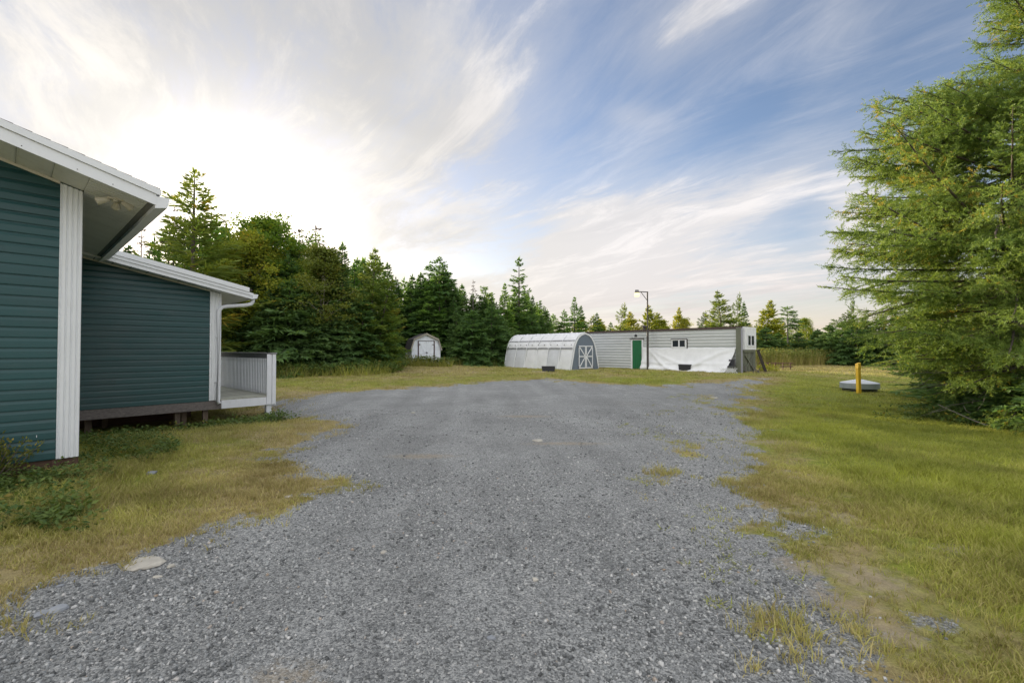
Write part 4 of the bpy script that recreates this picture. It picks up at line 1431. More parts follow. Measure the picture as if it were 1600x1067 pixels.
def conifer(seed, H, Rb, mat, bark, whorl=.30, per=6, base=.04, pw=.85, elev=(55, -18), droop=.12, spray=1.0, gap=0.1, lean=(0, 0), rag=.25, bend=0.0, kw=.058, up_tip=0.0, stubs=0):
    rg = np.random.default_rng(seed)
    K = Kites(); TB = MB()
    def axis_pt(t):
        return np.array([lean[0] * t ** 1.8 * H, lean[1] * t ** 1.8 * H, t * H])
    rt = H * .009 + .025
    TB.tube([axis_pt(t) - (np.array([0, 0, .3]) if t == 0 else 0) for t in np.linspace(0, 1, 9)], [rt * (1 - t) ** .8 + .008 for t in np.linspace(0, 1, 9)], 7)
    z = H * base
    while z < H * .985:
        t = z / H
        tb = (t - base) / (1 - base)
        n = max(2, int(per * rg.uniform(.7, 1.25) * (1 if t < .8 else .75)))
        a0 = rg.uniform(0, 6.28)
        for k in range(n):
            if rg.random() < gap: continue
            az = a0 + k * 6.283 / n + rg.normal(0, .25)
            L = Rb * (1 - tb) ** pw * rg.uniform(1 - rag, 1 + rag) * (1.0 if tb > .08 else .8) + .10
            e = math.radians(elev[1] + (elev[0] - elev[1]) * tb ** 1.3 + rg.normal(0, 6))
            zz = z + rg.uniform(-.4, .4) * whorl
            o = axis_pt(min(zz / H, 1))
            hd = np.array([math.cos(az), math.sin(az), 0])
            if bend: hd = norm(hd + np.array([bend, 0, 0])); 
            m = max(3, int(L / (.125 / spray)))
            s_ = (np.arange(m) + rg.uniform(.2, .8, m)) / m
            s_ = s_[s_ > .10]
            P = o + hd * (L * s_ * math.cos(e))[:, None] + UP * (L * s_ * math.sin(e) - droop * L * s_ ** 2 + up_tip * L * s_ ** 3)[:, None]
            dirn = norm(hd * math.cos(e) + UP * (math.sin(e) - 2 * droop * s_ + 3 * up_tip * s_ ** 2)[:, None])
            side = norm(np.cross(dirn, UP))
            bt = rg.normal(.42, .13)
            if L > .7 and rg.random() < .5:
                TB.tube([o, P[len(P) // 2], P[-1]], [.012 + .004 * L, .009, .004], 3, False)
            for sg in (-1, 1):
                tl = (0.20 + .40 * (1 - s_) ** .8) * min(L, 1.6) ** .8 * rg.uniform(.6, 1.25, len(s_)) + .05
                td = norm(dirn * rg.uniform(.55, 1.0, len(s_))[:, None] + side * sg * rg.uniform(.5, 1.0, len(s_))[:, None] + UP * rg.normal(-.10, .16, len(s_))[:, None])
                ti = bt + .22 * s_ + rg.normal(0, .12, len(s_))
                wv = norm(np.cross(td, UP + rg.normal(0, .5, (len(s_), 3))))
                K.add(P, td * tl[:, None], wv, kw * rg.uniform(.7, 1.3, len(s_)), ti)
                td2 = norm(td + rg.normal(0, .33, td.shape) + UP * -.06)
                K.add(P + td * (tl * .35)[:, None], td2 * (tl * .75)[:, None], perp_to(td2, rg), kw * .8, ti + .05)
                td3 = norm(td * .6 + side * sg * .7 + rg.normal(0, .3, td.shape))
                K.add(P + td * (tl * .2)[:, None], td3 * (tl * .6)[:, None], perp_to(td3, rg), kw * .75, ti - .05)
            K.add(P[-1:], dirn[-1:] * .22, side[-1:], kw, bt + .3)
        z += whorl * rg.uniform(.75, 1.25) * (1.0 if t < .75 else .75)
    for k in range(stubs):
        t = rg.uniform(.05, base + .1); az = rg.uniform(0, 6.28); L = rg.uniform(.5, 1.4) * Rb * .6
        o = axis_pt(t)
        TB.tube([o, o + np.array([math.cos(az) * L * .6, math.sin(az) * L * .6, .05]), o + np.array([math.cos(az) * L, math.sin(az) * L, -.1])], [.018, .012, .004], 3, False)
    top = axis_pt(1.0)
    K.add(np.repeat(top[None] - UP * .25, 6, 0), np.repeat(UP[None] * .42, 6, 0) + rg.normal(0, .07, (6, 3)), norm(rg.normal(size=(6, 3)) * [1, 1, 0]), kw * .8, .6)
    return TB.mesh('trunk', M[bark], True), K.mesh('crown', M[mat]), H


def broadleaf(seed, H, Rb, mat, bark, base=.3, nl=5200, leaf=.085, stems=1, clump=.5, flat=1.0, stem_sway=.05):
    rg = np.random.default_rng(seed)
    K = Kites(); TB = MB()
    tips = []
    for st in range(stems):
        off = np.array([rg.normal(0, .15), rg.normal(0, .15), 0]) * (stems > 1)
        lean = rg.normal(0, stem_sway, 2)
        pts = []
        for t in np.linspace(0, 1, 8):
            pts.append(off + np.array([lean[0] * t * H + .05 * math.sin(t * 7 + st), lean[1] * t * H + .05 * math.cos(t * 6), t * H * .93 - (.3 if t == 0 else 0)]))
        r0 = H * .0065 + .02
        TB.tube(pts, [r0 * (1 - .9 * t) for t in np.linspace(0, 1, 8)], 7)
        nb_ = int(20 / stems) + 6
        for b in range(nb_):
            t = base + (1 - base) * (b + rg.random()) / nb_
            o = np.array([np.interp(t * H * .93, [p[2] for p in pts], [p[i] for p in pts]) for i in range(2)] + [t * H * .93])
            tb = (t - base) / (1 - base)
            L = Rb * (math.sin(math.pi * min(1, .22 + .78 * tb)) ** .6) * rg.uniform(.6, 1.15) + .15
            az = b * 2.4 + rg.normal(0, .4)
            e = math.radians(rg.uniform(15, 50) + 25 * tb)
            d = np.array([math.cos(az) * math.cos(e), math.sin(az) * math.cos(e), math.sin(e) * flat])
            q = o + d * L * .5 + rg.normal(0, .06, 3); r_ = o + d * L + np.array([0, 0, -.06 * L])
            TB.tube([o, q, r_], [.02 + .006 * L, .014, .005], 4, False)
            for f_ in (.45, .7, 1.0):
                for _ in range(2):
                    c = o + (r_ - o) * f_ + rg.normal(0, .22 * L, 3) * [1, 1, .7]
                    TB.tube([o + (r_ - o) * f_ * .8, c], [.008, .003], 3, False)
                    tips.append((c, L))
    per = max(6, nl // len(tips))
    for c, L in tips:
        bt = rg.normal(.5, .18)
        rad = clump * rg.uniform(.5, 1.1)
        u_ = rg.normal(size=(per, 3)); u_ = norm(u_) * (rg.random((per, 1)) ** .5)
        p = c + u_ * rad * np.array([1, 1, .75])
        d = norm(rg.normal(size=(per, 3)) + np.array([0, 0, -.4]))
        K.add(p, d * (leaf * rg.uniform(.7, 1.35, per))[:, None], perp_to(d, rg), leaf * .36, bt + rg.normal(0, .16, per), .5)
    return TB.mesh('trunk', M[bark], True), K.mesh('crown', M[mat]), H


PRO = {
    'spruce_a': conifer(11, 9, 1.9, 'spruce_leaf', 'bark', per=7, base=.02, droop=.16),
    'spruce_b': conifer(12, 9, 2.3, 'spruce_leaf', 'bark', per=7, base=.03, droop=.10, elev=(50, -8), rag=.35),
    'spruce_c': conifer(13, 9, 1.6, 'fir_leaf', 'bark', per=6, base=.05, droop=.12, rag=.3),
    'fir_a': conifer(14, 8, 2.0, 'fir_leaf', 'bark', per=6, base=.02, elev=(50, 0), droop=.08, rag=.3),
    'fir_low': conifer(15, 5, 2.2, 'spruce_leaf', 'bark', per=8, base=.01, elev=(50, -4), droop=.18, pw=.7, whorl=.24),
    'spire': conifer(16, 10, 1.55, 'spruce_leaf', 'bark', per=5, base=.04, elev=(35, -12), droop=.05, up_tip=.12, whorl=.40, gap=.12, rag=.22),
    'larch_a': conifer(17, 9, 2.1, 'larch_leaf', 'bark', per=7, base=.10, elev=(48, 2), droop=.05, up_tip=.10, whorl=.38, gap=.1, rag=.4, spray=1.25, kw=0.043, lean=(.05, 0)),
    'larch_b': conifer(18, 8, 2.3, 'larch_leaf', 'bark', per=7, base=.06, elev=(40, -5), droop=.02, up_tip=.08, whorl=.34, gap=.15, rag=.4, spray=1.25, kw=0.046, lean=(.14, .02), bend=.35),
    'larch_gold': conifer(19, 7, 2.2, 'golden_leaf', 'bark', per=8, base=.05, elev=(45, -6), droop=.04, up_tip=.06, whorl=.30, gap=.12, rag=.35, spray=1.25, kw=0.052, lean=(.09, 0), bend=.25),
    'larch_tall': conifer(20, 9.5, 2.0, 'larch_leaf', 'bark', per=7, base=.12, elev=(38, 6), droop=.06, up_tip=.12, whorl=.42, gap=.12, rag=.45, spray=1.25, kw=0.038, lean=(.02, 0)),
    'tuft': conifer(21, 9, 1.5, 'spruce_leaf', 'bark_grey', per=5, base=.62, elev=(40, -5), droop=.1, pw=.55, whorl=.3, gap=.2, rag=.4, stubs=26),
    'dead': conifer(22, 9, 1.2, 'dead_leaf', 'bark_grey', per=4, base=.25, elev=(35, -15), droop=.1, whorl=.42, gap=.35, rag=.5, spray=.6, kw=.028, stubs=30),
    'birch': broadleaf(31, 8, 1.7, 'birch_leaf', 'bark_birch', base=.28, nl=15000, leaf=.115, stems=2, clump=.6, stem_sway=.035),
    'aspen': broadleaf(32, 8.5, 2.0, 'aspen_leaf', 'bark_grey', base=.30, nl=16000, leaf=.12, clump=.66),
    'alder': broadleaf(33, 6, 1.8, 'aspen_leaf', 'bark_grey', base=.12, nl=15000, leaf=.12, stems=3, clump=.55, stem_sway=.08),
    'gold_aspen': broadleaf(34, 8, 2.0, 'golden_leaf', 'bark_grey', base=.25, nl=14000, leaf=.12, clump=.62),
}
_first = {}


def tree(name, pro, px, D, topy, label, cat='tree', group=None, wide=1.0, rz=None, x=None, h=None):
    x_ = U(px, D) if x is None else x
    z_ = gz1(x_, D)
    tm, cm, H = PRO[pro]
    hh = (Zr(topy, D) - z_) if h is None else h
    k = hh / H
    if rz is None: rz = rnd.uniform(0, 6.28)
    r_ = thing(name, label, cat, (x_, D, z_ - .02), rz, group)
    if pro not in _first:
        _first[pro] = (bpy.data.objects.new('trunk', tm), bpy.data.objects.new('crown', cm))
        parts = _first[pro]
    else:
        parts = tuple(o.copy() for o in _first[pro])
    for o in parts:
        COL.objects.link(o)
        o.parent = r_
        o.scale = (k * wide * 1.22, k * wide * 1.22, k)
    return r_


# trees that stand out one by one, left to right
tree('larch_tree', 'larch_tall', 299, 22.5, 260, 'tall airy larch rising beside the tip of the teal house roof', rz=2.0, wide=1.1)
tree('aspen_tree', 'aspen', 418, 27.5, 332, 'broad yellow green aspen with rounded top above the wing roof', wide=1.15)
tree('aspen_tree', 'gold_aspen', 372, 26.0, 362, 'golden leaved aspen glowing in backlight behind the wing roof', wide=.95)
tree('dead_spruce', 'dead', 466, 30.5, 358, 'grey half dead spruce with crooked top right of the rounded aspen', wide=1.2)
tree('dead_spruce', 'dead', 492, 31.5, 352, 'brownish bare topped spruce just behind the white stemmed birch', wide=1.3, rz=1.0)
tree('birch_tree', 'birch', 500, 26.6, 384, 'yellowing birch with pale white stems in front of dark spruces', rz=.6, wide=1.15)
tree('aspen_tree', 'alder', 455, 27.0, 422, 'bright green bushy young aspen left of the white stemmed birch', wide=1.0)
tree('spruce_tree', 'spruce_a', 534, 27.0, 379, 'dense dark spruce close on the right of the white stemmed birch', wide=.8)
tree('larch_tree', 'larch_a', 578, 29.0, 388, 'feathery larch with a ragged crown poking above the wood', rz=1.0, wide=.9)
tree('larch_tree', 'larch_b', 590, 28.5, 432, 'pale green larch arching to the right above the garden shed', rz=.2, wide=.85)
tree('spruce_tree', 'tuft', 686, 40.0, 404, 'spruce with a tufted top on a bare stem above the garden shed', wide=.9)
tree('spruce_tree', 'tuft', 691, 41.5, 414, 'slightly shorter tufted spruce tight behind the taller tufted one', wide=.8, rz=1.2)
tree('dead_spruce', 'dead', 739, 42.0, 438, 'thin dead spruce stub between the garden shed and the tall spire', wide=.9, rz=.5)
tree('dead_spruce', 'tuft', 756, 43.0, 448, 'scrawny spruce with a sparse top right of the dead stub', wide=.8, rz=2.0)
tree('spruce_tree', 'spire', 811, 43.0, 403, 'tallest slender spire of a spruce left above the arched shelter', wide=1.15)
tree('spruce_tree', 'spruce_c', 789, 41.5, 444, 'narrow pointed spruce just left of the tallest spire', wide=.9)
tree('spruce_tree', 'spruce_a', 832, 47.0, 462, 'short pointed spruce just right of the tallest spire', wide=.8)
tree('fir_tree', 'fir_low', 719, 36.3, 508, 'low bushy dark fir just right of the garden shed', wide=.8, h=3.2)
for i, (px_, D_, h_) in enumerate(((738, 36.0, 4.3), (752, 36.6, 3.6), (768, 37.0, 4.8), (783, 38.0, 4.0))):
    tree('fir_tree', rnd.choice(['fir_low', 'spruce_b']), px_, D_, 0, ('first', 'second', 'third', 'fourth')[i] + ' from left of four dark firs filling the edge between shed and arched shelter', 'tree', 'firs between shed and shelter', .85, h=h_)
tree('fir_tree', 'fir_low', 605, 31.0, 505, 'dark bushy fir overlapping the left side of the garden shed', wide=.72, h=3.6)
tree('spruce_tree', 'spruce_c', 898, 52, 465, 'pair leader of two pointed spruces behind the arched shelter', wide=1.0)
tree('spruce_tree', 'spruce_a', 908, 53, 478, 'shorter of two pointed spruces behind the arched shelter', wide=.9)
tree('spruce_tree', 'spruce_a', 933, 58, 489, 'small dark spruce above the left end of the trailer roof', wide=1.0)
tree('larch_tree', 'larch_b', 966, 50, 473, 'wind bent green larch left of the lamp lantern', rz=.1, wide=.7)
tree('larch_tree', 'larch_gold', 990, 56, 488, 'yellowish larch directly beneath the lamp lantern', wide=.9)
tree('larch_tree', 'larch_gold', 1016, 55, 477, 'golden larch directly behind the upper lamp post', wide=.8)
tree('larch_tree', 'larch_gold', 1036, 56, 489, 'low golden larch right of the lamp post', wide=1.0)
tree('spruce_tree', 'larch_gold', 1057, 58, 481, 'pointed golden conifer above the small trailer window', wide=.6, rz=0.3)
tree('aspen_tree', 'gold_aspen', 1068, 57, 496, 'bright yellow bush behind the trailer roof near the small window', wide=.8)
tree('larch_tree', 'larch_b', 1093, 55, 486, 'thin wind bent larch left of the biggest larch behind the trailer', rz=.0, wide=.8)
tree('larch_tree', 'larch_a', 1130, 46, 455, 'biggest broad larch rising behind the right end of the trailer', wide=1.25, rz=2.6)
tree('larch_tree', 'larch_b', 1148, 46.5, 457, 'slim larch leaning to the right beside the biggest larch', rz=-.1, wide=.45)
tree('spruce_tree', 'spruce_a', 1163, 48, 472, 'dark narrow spruce above the trailer corner post', wide=.75)
tree('larch_tree', 'larch_gold', 1196, 47, 470, 'yellow green larch with flagged top right of the trailer', wide=.85, rz=.0)
tree('spruce_tree', 'tuft', 1231, 49, 479, 'dark spruce with a rounded top and gaps over the meadow', wide=1.2, rz=.7)
tree('aspen_tree', 'gold_aspen', 1268, 58, 496, 'pale yellow birch bush behind the meadow', wide=.95)
tree('larch_tree', 'larch_b', 1306, 44, 487, 'spreading green larch with a leaning tip behind the meadow', rz=-.1, wide=1.6)
tree('larch_tree', 'larch_b', 1327, 45, 462, 'slender yellowish leaning larch top left of the big near larch', rz=-.3, wide=.35)

# the wood behind the house and sheds: rows of trees nobody could tell apart
SILX = [-700, -300, 0, 150, 230, 262, 297, 330, 360, 380, 415, 450, 470, 490, 510, 540, 560, 580, 600, 640, 660, 690, 710, 740, 765, 790, 815, 830, 850, 880, 960, 1100, 1400, 1800]
SILY = [200, 250, 300, 340, 345, 310, 300, 335, 350, 352, 348, 362, 372, 380, 384, 392, 402, 400, 412, 432, 425, 420, 435, 446, 455, 452, 440, 458, 474, 484, 492, 498, 500, 490]
EDX = [-900, -300, 0, 250, 400, 440, 560, 610, 650, 700, 790, 850]
EDD = [14, 18, 20, 22, 24, 24.5, 26.5, 27.5, 37, 36.5, 38, 44]


LANDMARKS = [(-9999, 'the photo edge'), (395, 'the wing gutter'), (500, 'the birch'), (578, 'the feathery larch'), (666, 'the little shed'), (739, 'the dead stub'), (811, 'the tallest spire'), (9999, 'the arched shelter')]
ORD = ['first', 'second', 'third', 'fourth', 'fifth', 'sixth', 'seventh', 'eighth', 'ninth', 'tenth', 'eleventh', 'twelfth', 'thirteenth', 'fourteenth', 'fifteenth', 'sixteenth', 'seventeenth', 'eighteenth', 'nineteenth', 'twentieth']
ORD += ['twenty-' + o for o in ORD[:9]] + ['thirtieth'] + ['thirty-' + o for o in ORD[:9]]
pending = {}


def name_row(key, short):
    '''labels by order between landmarks, so that each tree can be pointed to'''
    byspan = {}
    for px_, o in sorted(pending.get(key, []), key=lambda a: a[0]):
        k = max(i for i, l in enumerate(LANDMARKS) if l[0] <= px_)
        byspan.setdefault(k, []).append(o)
    for k, os_ in byspan.items():
        for i, o in enumerate(os_):
            o['label'] = '%s, %s from left between %s and %s' % (short, ORD[i], LANDMARKS[k][1], LANDMARKS[k + 1][1])


def row(n, pxs, dd, frac, kinds, name_, label, group, wide=(.8, 1.15), cat='tree'):
    for i in range(n):
        px_ = pxs[0] + (pxs[1] - pxs[0]) * (i + rnd.uniform(.1, .9)) / n
        D_ = float(np.interp(px_, EDX, EDD)) + rnd.uniform(*dd)
        if 572 < px_ < 712 and D_ < SD + 3.5: continue
        yb_ = YH + F * (EYE - gz1(U(px_, D_), D_)) / D_
        ys_ = float(np.interp(px_, SILX, SILY))
        topy = ys_ + (yb_ - ys_) * rnd.uniform(*frac)
        o = tree(name_, rnd.choice(kinds), px_, D_, topy, label, cat, group, rnd.uniform(*wide))
        pending.setdefault(group, []).append((px_, o))


row(21, (392, 860), (.3, 1.5), (.30, .56), ['fir_low', 'spruce_b', 'fir_low'], 'fir_tree', 'low branched dark fir along the front edge of the dense wood', 'firs along the front edge of the wood', (.75, 1.0))
row(28, (380, 850), (1.6, 3.0), (.16, .40), ['spruce_a', 'spruce_b', 'spruce_c', 'fir_a'], 'spruce_tree', 'dark green spruce in the second rank of the dense wood', 'spruces in the second rank of the wood', (.8, 1.1))
row(40, (330, 860), (3.4, 6.5), (.0, .14), ['spruce_a', 'spruce_c', 'fir_a', 'spruce_b', 'fir_a'], 'spruce_tree', 'tall spruce forming the skyline of the dense wood', 'skyline spruces of the wood', (.75, 1.0))
row(4, (400, 560), (2.4, 4.0), (.15, .4), ['alder', 'aspen'], 'aspen_tree', 'leafy light green young aspen mixed among the dark spruces', 'young aspens among the spruces', (.7, .9))
row(34, (330, 860), (7, 12), (.02, .2), ['spruce_a', 'spruce_c', 'spruce_b'], 'spruce_tree', 'spruce deep in the wood behind the skyline trees', 'spruces deep in the wood', (.8, 1.1))
row(9, (190, 400), (1.5, 5), (.02, .22), ['spruce_c', 'spruce_a', 'dead', 'fir_a'], 'spruce_tree', 'thin spruce showing between the two teal house roofs and the aspens', 'thin spruces above the wing roof', (.7, .95))
row(4, (340, 440), (2.2, 4.5), (.05, .3), ['gold_aspen', 'aspen'], 'aspen_tree', 'yellow green aspen above the end of the wing roof', 'aspens above the wing roof', (.7, .9))
row(16, (-500, 330), (4, 14), (.1, .35), ['spruce_a', 'spruce_b', 'spruce_c'], 'spruce_tree', 'spruce of the wood standing behind the teal house', 'spruces behind the house', (.8, 1.1))
for i in range(12):
    px_ = 566 + 13 * i
    D_ = SD + 4.6 + rnd.uniform(0, 5)
    ys_ = float(np.interp(px_, SILX, SILY))
    tree('spruce_tree', rnd.choice(['spruce_a', 'spruce_b', 'fir_a']), px_, D_, ys_ + rnd.uniform(-4, 14), ORD[i] + ' from left of the dark spruces close behind the little garden shed', 'tree', 'spruces behind the garden shed', rnd.uniform(.95, 1.2))
name_row('firs along the front edge of the wood', 'low dark front fir')
name_row('spruces in the second rank of the wood', 'second rank spruce')
name_row('skyline spruces of the wood', 'tall skyline spruce')
name_row('aspens above the wing roof', 'yellow green aspen')
name_row('young aspens among the spruces', 'young leafy aspen')
# far belt behind shelter, trailer and meadow
for i in range(42):
    px_ = 800 + 640 * (i + rnd.uniform(.1, .9)) / 42
    D_ = rnd.uniform(58, 76)
    ty = float(np.interp(px_, [820, 880, 960, 1100, 1180, 1260, 1440], [478, 482, 498, 504, 500, 510, 505])) + rnd.uniform(-3, 12)
    k_ = rnd.choice(['spruce_a', 'fir_a', 'larch_gold', 'larch_a', 'larch_gold', 'larch_b'])
    lab = {'s': ('spruce_tree', 'dark spruce in the far belt of trees behind trailer and meadow', 'spruces of the far belt'),
           'f': ('fir_tree', 'green fir in the far belt of trees behind trailer and meadow', 'firs of the far belt'),
           'l': ('larch_tree', 'yellowish larch in the far belt of trees behind trailer and meadow', 'larches of the far belt')}[k_[0]]
    o = tree(lab[0], k_, px_, D_, ty, lab[1], 'tree', lab[2], rnd.uniform(1.0, 1.4))
    pending.setdefault(lab[2], []).append((px_, o))
for key_ in ('spruces of the far belt', 'firs of the far belt', 'larches of the far belt', 'thin spruces above the wing roof'):
    mem_ = sorted(pending.get(key_, []), key=lambda a: a[0])
    for i, (_, o) in enumerate(mem_):
        if i < len(ORD): o['label'] = ORD[i] + ' from left of the ' + key_.replace('of the far belt', 'in the far tree belt behind trailer and meadow')
for i, (px_, D_, ty) in enumerate(((1197, 43.5, 512), (1216, 44.5, 520), (1248, 44.0, 519), (1278, 42.5, 515), (1296, 41.0, 508), (1318, 39.5, 503), (1338, 38.0, 505), (1352, 40, 500), (1375, 38, 498), (1400, 40, 495))):
    tree('fir_bush', 'fir_low', px_, D_, ty, ORD[i] + ' from left of the low dark fir bushes along the back of the meadow', 'bush', 'fir bushes behind the meadow', rnd.uniform(.8, 1.0))
for i in range(14):
    px_ = 1450 + 75 * i
    D_ = rnd.uniform(24, 40)
    tree('spruce_tree', rnd.choice(['spruce_b', 'larch_a', 'fir_a']), px_, D_, 0, 'tree of the belt beyond the big near larch', 'tree', 'trees beyond the near larch', 1.0, h=rnd.uniform(5, 8))

# ------------------------------------------------------------------ the big larch close on the right
def near_larch():
    rg = np.random.default_rng(77)
    lx_, ly_ = U(1622, 9.9), 9.9
    lz_ = gz1(lx_, ly_)
    root = thing('larch_tree', 'huge near larch with long sweeping branches at the right edge of the lawn', 'tree', (lx_, ly_, lz_))
    H = 12.2
    zt_ = np.array([-.3, .5, 1.2, 2.0, 3.2, 5, 7, 9, 11, H])
    tx_ = np.array([.12, .02, -.16, -.42, -.50, -.35, -.1, .1, .25, .3])
    def ax(z):
        return np.array([np.interp(z, zt_, tx_), .1 * math.sin(z * .6), z])
    TB = MB().tube([ax(z) for z in zt_], [.20, .18, .165, .15, .14, .12, .09, .06, .035, .01], 10)
    trunk = TB.build('trunk', M['bark'], root, True)
    LZ = [.6, 1.0, 1.8, 2.4, 3.1, 4, 5.6, 6.7, 7.4, 8.5, 10, 12.2]
    LL = [1.7, 2.5, 3.4, 3.9, 4.6, 4.45, 4.2, 3.8, 2.3, 1.75, 1.2, .2]
    wood = MB()
    segs = []          # needle carrying twigs: start, vector, tint
    z = .95
    while z < 11.9:
        for k in range(5):
            az = rg.uniform(0, 6.283)
            # more of them on the side that faces the yard
            if math.cos(az) > .35 and rg.random() < .55: az = math.pi - az
            zz = z + rg.uniform(-.1, .1)
            L = float(np.interp(zz, LZ, LL)) * rg.uniform(.62, 1.06)
            e = math.radians(np.interp(zz, [.6, 2, 4, 7, 12], [-8, -2, 5, 12, 40]) + rg.normal(0, 9))
            dr = np.interp(zz, [.6, 2.5, 5, 9], [.14, .08, .03, -.02]) + rg.normal(0, .03)
            o = ax(zz)
            hd = np.array([math.cos(az), math.sin(az), 0])
            sw = rg.normal(0, .10)
            slack = 130 * rg.random() ** 2.2 - 8
            for _ in range(16):                                  # keep to the tree's lopsided outline on the yard side
                tp = np.array([lx_, ly_, lz_]) + o + hd * (L + .22) * math.cos(e)
                tz = tp[2] + L * math.sin(e) - dr * L
                if tp[1] < 1: break
                prow = YH - F * (tz - EYE) / tp[1]
                if 800 + F * tp[0] / tp[1] >= np.interp(prow, [0, 110, 160, 260, 370, 440, 490, 540, 600, 650], [1530, 1515, 1332, 1312, 1288, 1270, 1300, 1318, 1385, 1480]) + slack: break
                L *= .92
            sidev = np.array([-hd[1], hd[0], 0])
            def bp(s):
                s = np.asarray(s)[..., None]
                return o + hd * L * s * math.cos(e) + sidev * sw * L * s ** 2 + UP * (L * s * math.sin(e) - dr * L * s ** 2 + .06 * L * s ** 4)
            sp = np.linspace(0, 1, 7)
            wood.tube(list(bp(sp)), [.007 + .008 * L * (1 - s) for s in sp], 5, False)
            bt = rg.normal(.45, .13)
            n2 = int(L / .075)
            ss = np.sort(rg.uniform(.16, 1, n2))
            for s in ss:
                p = bp(s); dd = norm(bp(min(s + .02, 1.02)) - bp(s - .02))
                sg = 1 if rg.random() < .5 else -1
                sd_ = norm(np.cross(dd, UP)) * sg
                l2 = (.18 + .75 * (1 - s) ** .7 * min(1, s * 3.2)) * rg.uniform(.45, 1.25) * min(1, L / 2.6 + .25)
                d2 = norm(dd * rg.uniform(.6, 1.1) + sd_ * rg.uniform(.35, 1.0) + UP * rg.normal(-.22, .26))
                segs.append((p, d2 * l2, bt + rg.normal(0, .1)))
                if rg.random() < .35: wood.tube([p, p + d2 * l2 * .85], [.006, .003], 3, False)
                # third order
                for q in range(int(l2 / .10)):
                    f_ = rg.uniform(.15, .95)
                    d3 = norm(d2 + norm(rg.normal(size=3)) * .9 + UP * -.12)
                    segs.append((p + d2 * l2 * f_, d3 * rg.uniform(.10, .26), bt + rg.normal(0, .12)))
            segs.append((bp(.93), norm(bp(1.0) - bp(.95)) * .35, bt + .2))
        z += .145 if z < 7.2 else .20
    wood.build('branch', M['bark'], root)
    P = np.array([s[0] for s in segs]); Dv = np.array([s[1] for s in segs]); T = np.array([s[2] for s in segs])
    Ln = np.linalg.norm(Dv, axis=1)
    cnt = np.maximum(3, (Ln / .026).astype(int))
    idx = np.repeat(np.arange(len(P)), cnt)
    f_ = np.concatenate([(np.arange(c) + .5) / c for c in cnt])
    base = P[idx] + Dv[idx] * f_[:, None]
    d = norm(Dv[idx])
    tt = np.clip(T[idx] + .18 * f_ + rg.normal(0, .07, len(idx)), 0, 1)
    print('larch clusters', len(idx))
    K = 2
    V = []; TT = []
    for k in range(K):
        r_ = perp_to(d, rg)
        nd = norm(d * rg.uniform(.35, 1.3, len(d))[:, None] + r_)
        ln = rg.uniform(.04, .072, len(d))[:, None]
        wv = norm(np.cross(nd, r_ + rg.normal(0, .4, r_.shape) + d * .5)) * .0082
        V.append(np.stack([base - wv, base + wv, base + nd * ln], 1)); TT.append(np.repeat(tt, 3))
    V = np.concatenate(V).reshape(-1, 3)
    me = np_mesh('foliage', V, np.arange(len(V)).reshape(-1, 3), M['near_larch'], {'tint': np.concatenate(TT)})
    o = link_mesh('foliage', me, root)
    # bare dead branches low down
    db = MB()
    for k in range(46):
        z_ = rg.uniform(.35, 1.9); az = rg.uniform(1.7, 4.9) if k < 38 else rg.uniform(0, 6.28)
        L = rg.uniform(.9, 2.7); o_ = ax(z_)
        hd = np.array([math.cos(az), math.sin(az), 0]); sv = np.array([-hd[1], hd[0], 0])
        e = rg.normal(-.03, .14); sw = rg.normal(0, .18)
        pts = [o_ + hd * L * s + sv * sw * L * s * s + UP * (L * s * e - .06 * L * s * s) + rg.normal(0, .015, 3) for s in np.linspace(0, 1, 6)]
        db.tube(pts, [.017, .014, .011, .009, .006, .003], 4, False)
        for q in range(5):
            f2 = rg.uniform(.3, .9); b_ = pts[0] + (pts[-1] - pts[0]) * f2
            dv = norm(hd * .7 + rg.normal(0, .5, 3)) * rg.uniform(.2, .6)
            db.tube([b_, b_ + dv * .5 + rg.normal(0, .02, 3), b_ + dv], [.007, .005, .002], 3, False)
    db.build('dead_branch', M['bark_grey'], root)


near_larch()
tree('spruce_tree', 'fir_low', 1668, 8.2, 0, 'dark low spruce at the right edge beneath the huge near larch', h=2.3, wide=.75)
tree('spruce_tree', 'spruce_b', 1500, 14.5, 0, 'dark spruce standing behind the near larch, left one of two', h=3.6, wide=1.7)
tree('spruce_tree', 'spruce_b', 1605, 14.0, 0, 'dark spruce standing behind the near larch trunk, right one of two', h=4.4, wide=1.7)
tree('spruce_bush', 'fir_low', 1600, 11.6, 0, 'dark spruce thicket filling the shade behind the near larch trunk', 'bush', h=2.6, wide=1.5)
tree('spruce_bush', 'fir_low', 1530, 11.4, 0, 'dark sprawling spruce bush left of the near larch trunk', 'bush', h=1.9, wide=1.5)
tree('spruce_bush', 'fir_low', 1580, 9.3, 0, 'small dark spruce bush at the foot of the near larch', 'bush', h=1.0, wide=1.35)
tree('spruce_bush', 'fir_low', 1545, 9.9, 0, 'tiny bushy spruce at the lawn edge below the near larch', 'bush', h=.75, wide=1.6)
ax_, ay_ = gpt(1558, 672)
o = MB().tube([(0, 0, .02), (-.18, .35, .16), (-.45, .8, .42)], [.014, .012, .006], 5).build('stick', M['bark_grey'], loc=(ax_, ay_, gz1(ax_, ay_)))
tag(o, 'pale bare stick poking out of the bushes at the lawn edge', 'stick')
